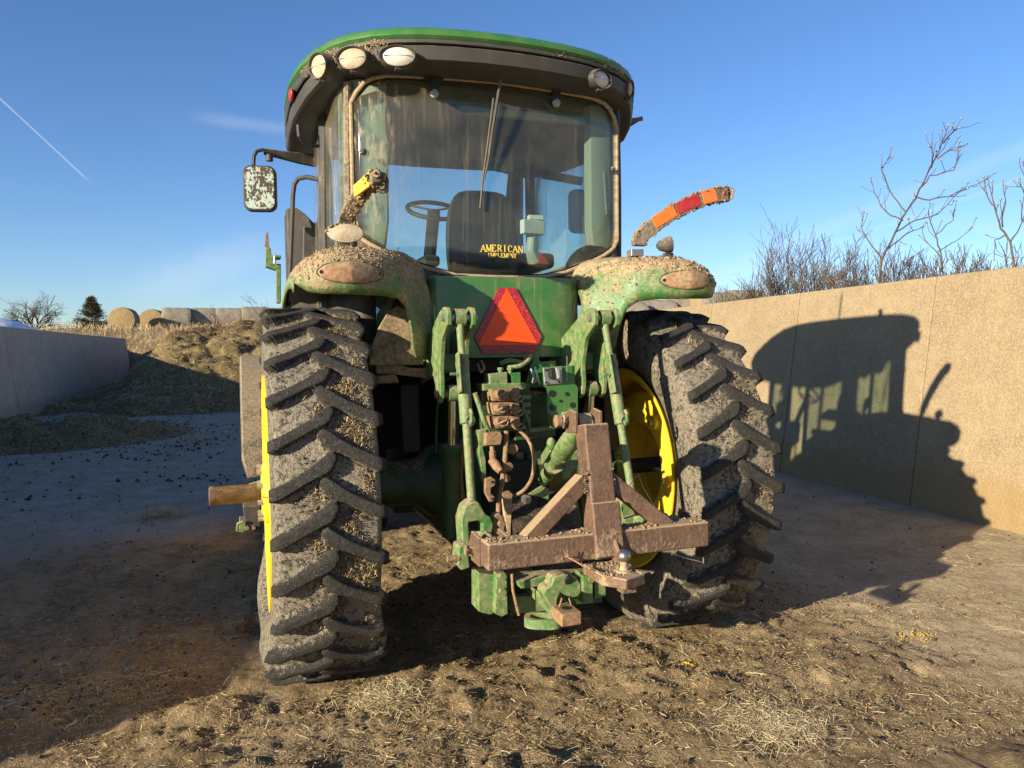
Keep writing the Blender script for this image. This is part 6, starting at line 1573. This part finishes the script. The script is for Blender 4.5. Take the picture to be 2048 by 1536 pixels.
# mast leans forward; welded from two lengths of tube
b0 = V(0.012, -1.405, 0.80); b1 = V(0.006, -1.315, 1.335)
ms = MB().bar(b0, b1, 0.112, 0.10, (0, 1, 0)).build('mast', 'rust', hf, bevel=0.010, seg=3)
dm = (b1-b0).normalized()
MB().bar(b0+V(0.004, -0.012, 0.008), b0.lerp(b1, 0.42)+V(0.004, -0.012, 0), 0.124, 0.10, (0, 1, 0)).build('mast_sleeve', 'rust', hf, bevel=0.008, seg=3)
for s_ in (-1, 1):
    MB().bar(V(s_*0.050, -1.352, 1.115), V(s_*0.315, -1.385, 0.895), 0.064, 0.064, (0, 1, 0)).build('brace', 'rust', hf, bevel=0.007, seg=3)
    wp = []
    for k in range(46):
        t = rnd.random(); wp.append((s_*0.060+rnd.gauss(0, .006), -1.392+rnd.gauss(0, .006), 1.06+0.10*t+rnd.gauss(0, .004)))
    stuff(crumb_mesh('weld_bead', np.array(wp), rng.uniform(0.003, 0.007, len(wp)), 'rust', hf))
    MB().prism([V(s_*0.062-0.012 if s_ > 0 else -0.062, -1.30, 1.30), V(s_*0.062-0.012 if s_ > 0 else -0.062, -1.30, 1.385), V(s_*0.062-0.012 if s_ > 0 else -0.062, -1.235, 1.395), V(s_*0.062-0.012 if s_ > 0 else -0.062, -1.185, 1.36), V(s_*0.062-0.012 if s_ > 0 else -0.062, -1.20, 1.29)], (0.014, 0, 0)).build('top_plate', 'rust', hf, bevel=0.004)
MB().cyl((-0.095, -1.222, 1.345), (0.085, -1.222, 1.345), 0.016, n=14).build('top_pin', 'brown_mud', hf)
MB().cyl((-0.115, -1.222, 1.345), (-0.095, -1.222, 1.345), 0.026, n=14).build('pin_head', 'brown_mud', hf)
MB().tube([V(-0.085, -1.24, 1.37), V(-0.088, -1.25, 1.345), V(-0.086, -1.235, 1.315)], 0.004, 6).build('linch_pin', 'zinc', hf)
# ball plate and ball
bc = P(1248, 1112, -1.60); zb = bc.z-0.062
pts = [V(-0.10, -1.44, zb), V(0.10, -1.44, zb), V(bc.x+0.062, -1.57, zb), V(bc.x+0.065, -1.645, zb), V(bc.x-0.035, -1.685, zb), V(-0.095, -1.60, zb)]
bp = MB().prism(pts, (0, 0, -0.042)).build('ball_plate', 'rust', hf, bevel=0.006)
MB().box((bc.x-0.0, -1.62, zb-0.055), (0.06, 0.05, 0.028)).build('ball_nut', 'rust', hf, bevel=0.004)
MB().stack(V(bc.x, bc.y, zb), V(bc.x, bc.y, zb+0.05), [(0, 0.030), (0.18, 0.030), (0.2, 0.018), (0.6, 0.014), (1, 0.016)], 18).build('ball_shank', 'seal', hf, smooth=40)
MB().ell((bc.x, bc.y, bc.z), (0.0265, 0.0265, 0.0255), 24, 16).build('tow_ball', 'ball', hf, smooth=80)
MB().prism([V(bc.x+0.03, -1.44, zb+0.0), V(bc.x+0.03, -1.44, zb+0.10), V(bc.x+0.03, -1.53, zb+0.0)], (0.014, 0, 0)).build('gusset', 'rust', hf, bevel=0.002)
# dirt lying on the frame, baling wire caught on it
n = 1100; x = rng.uniform(-0.485, 0.485, n); y = -1.39+rng.uniform(-0.045, 0.045, n); z = 0.915+np.zeros(n)
k = rng.uniform(0, 1, n) < 0.3+0.7*sstep(0.4, 0.65, fbm(x*14, y*14, 300, 2))
stuff(crumb_mesh('dirt_crumbs', np.stack([x, y, z], 1)[k], 0.002+0.008*rng.power(0.4, k.sum()), 'mud', cb))
n = 350; x = rng.uniform(-0.09, 0.06, n); y = rng.uniform(-1.64, -1.45, n)
stuff(crumb_mesh('dirt_crumbs', np.stack([x, y, np.full(n, zb+0.001)], 1), 0.002+0.007*rng.power(0.4, n), 'mud', bp))
MB().tube([P(1130, 1112, -1.46), P(1150, 1122, -1.50), P(1168, 1133, -1.53), P(1190, 1142, -1.60), P(1180, 1138, -1.60)], 0.0035, 5).build('frayed_twine', 'brown_mud', hf)
for k in range(12):
    a = P(1132+k*3, 1112+k*1.6, -1.47); MB().tube([a, a+V(rnd.uniform(-.03, .0), -0.01, rnd.uniform(.0, .03))], 0.0016, 4).build('twine_strand', 'seal', hf)
MB().tube([P(1341, 1106, -1.30), P(1370, 1116, -1.30), P(1400, 1123, -1.32), P(1407, 1127, -1.32), P(1406, 1115, -1.32)], 0.0022, 5).build('baling_wire', 'zinc', hf)
MB().tube([P(1258, 972, -1.20), P(1277, 948, -1.2), P(1286, 975, -1.2), P(1310, 1015, -1.22)], 0.002, 5).build('baling_wire', 'zinc', hf)

# ------------------------------------------------------------------ mud and straw packed between the lugs of the rear tyres
def tread_dirt(w, xc, seed, n):
    tw = 0.225; R = 0.968; N = 29; pitch = 2*PI*R/N; mark = 0.30 if xc < 0 else 0.05
    q = rng.uniform(-0.19, 0.195, n*6); ph = rng.uniform(-0.85, 1.45, n*6)
    m = np.zeros(n*6)
    for side, offs in ((-1, 0.0), (1, 0.5)):
        g = q*side; gg = np.clip(g, -0.07, tw*0.98); drop = 0.125*(gg/tw)*(1+0.12*(1-gg/tw)); u = ((ph*R+drop)/pitch-offs-mark) % 1.0; u = np.where(u > 0.5, u-1, u)*pitch
        m = np.maximum(m, (np.abs(u) < 0.042)*(g > -0.05))
    d = np.exp(-((q-0.06)/0.11)**2)*sstep(0.36, 0.66, fbm(ph*5+seed, q*12, seed, 3))
    k = (m < 0.5) & (rng.uniform(0, 1, n*6) < d)
    q, ph = q[k][:n], ph[k][:n]; c = len(q)
    rr = R-0.040+0.006*rng.uniform(0, 1, c)-0.008*(q/0.23)**2
    pts = np.stack([xc+q, -rr*np.cos(ph), AXZ+rr*np.sin(ph)], 1); pts = pts[pts[:, 2] > 0.03]; c = len(pts)
    stuff(crumb_mesh('mud_crumbs', pts, 0.0014+0.0058*rng.power(0.4, c), 'tread_mud', w))
    i = rng.integers(0, c, c//4); a = rng.uniform(0, 2*PI, c//4)
    stuff(blade_mesh('straw_bits', pts[i]+np.array([0, -0.006, 0]), np.stack([np.cos(a), rng.normal(0, .25, c//4), np.sin(a)], 1), rng.uniform(0.006, 0.024, c//4), rng.uniform(0.0012, 0.0024, c//4), 'straw', w))
M['tread_mud'] = mat_plain('mud_in_tread', (0.24, 0.17, 0.10), 0.95, 0, scale=30, bumpd=0.004, spec=0.2, c2=(0.10, 0.068, 0.04))
tread_dirt(wl, -1.016, 5, 9000); tread_dirt(wr, 1.04, 9, 4000)
# dried splashes on the left rear corner of the roof and along its green edge
n = 1400; a_ = rng.uniform(0, 1, n); xs_ = -0.62-0.40*a_; ys_ = np.interp(-xs_, [0.58, 0.70, 0.80, 0.88, 0.95, 1.005, 1.04], [-0.328, -0.265, -0.185, -0.09, 0.02, 0.14, 0.28])
zz_ = 3.10+0.11*rng.power(1.5, n); kk = rng.uniform(0, 1, n) < 0.25+0.75*sstep(0.42, 0.62, fbm(xs_*11, zz_*14, 400, 3))
pts = np.stack([xs_*0.992, ys_+0.004, zz_], 1)[kk]
stuff(crumb_mesh('mud_splashes', pts, 0.002+0.008*rng.power(0.35, len(pts)), 'mud', cap))
n = 420; t = rng.uniform(0, 1, n); xs_ = 0.05+1.0*t**0.6; ys_ = np.interp(xs_, [0, 0.30, 0.58, 0.70, 0.80, 0.88, 0.95, 1.005, 1.06], [-0.42, -0.40, -0.328, -0.265, -0.185, -0.09, 0.02, 0.14, 0.35])
pts = np.stack([xs_, ys_+0.004, 3.19+0.065*rng.uniform(0, 1, n)-0.03*sstep(0.8, 1.05, xs_)], 1)
stuff(crumb_mesh('mud_splashes', pts, 0.002+0.006*rng.power(0.35, n), 'mud', cap))
# spilled yellow grain
M['corn'] = mat_plain('yellow_maize', (0.85, 0.52, 0.03), 0.6, var=0.3, scale=40)
def spill(px, py, r, n, label):
    c = P(px, py, Z=0.0); x = rng.normal(c.x, r, n); y = rng.normal(c.y, r*0.6, n)
    o = crumb_mesh('spilled_grain', np.stack([x-c.x, y-c.y, np.full(n, 0.012)+ground_h(x, y)], 1), rng.uniform(0.003, 0.007, n), 'corn'); o.location = (c.x, c.y, 0)
    stuff(o); tag(o, label, 'grain')
spill(1378, 1328, 0.018, 40, 'small lump of bright yellow grain on the lit floor behind the tyre')
spill(1835, 1005, 0.10, 90, 'scattered yellow grain at the foot of the tan wall')
spill(1840, 1268, 0.06, 50, 'few yellow grains on the lit floor under the roof shadow')
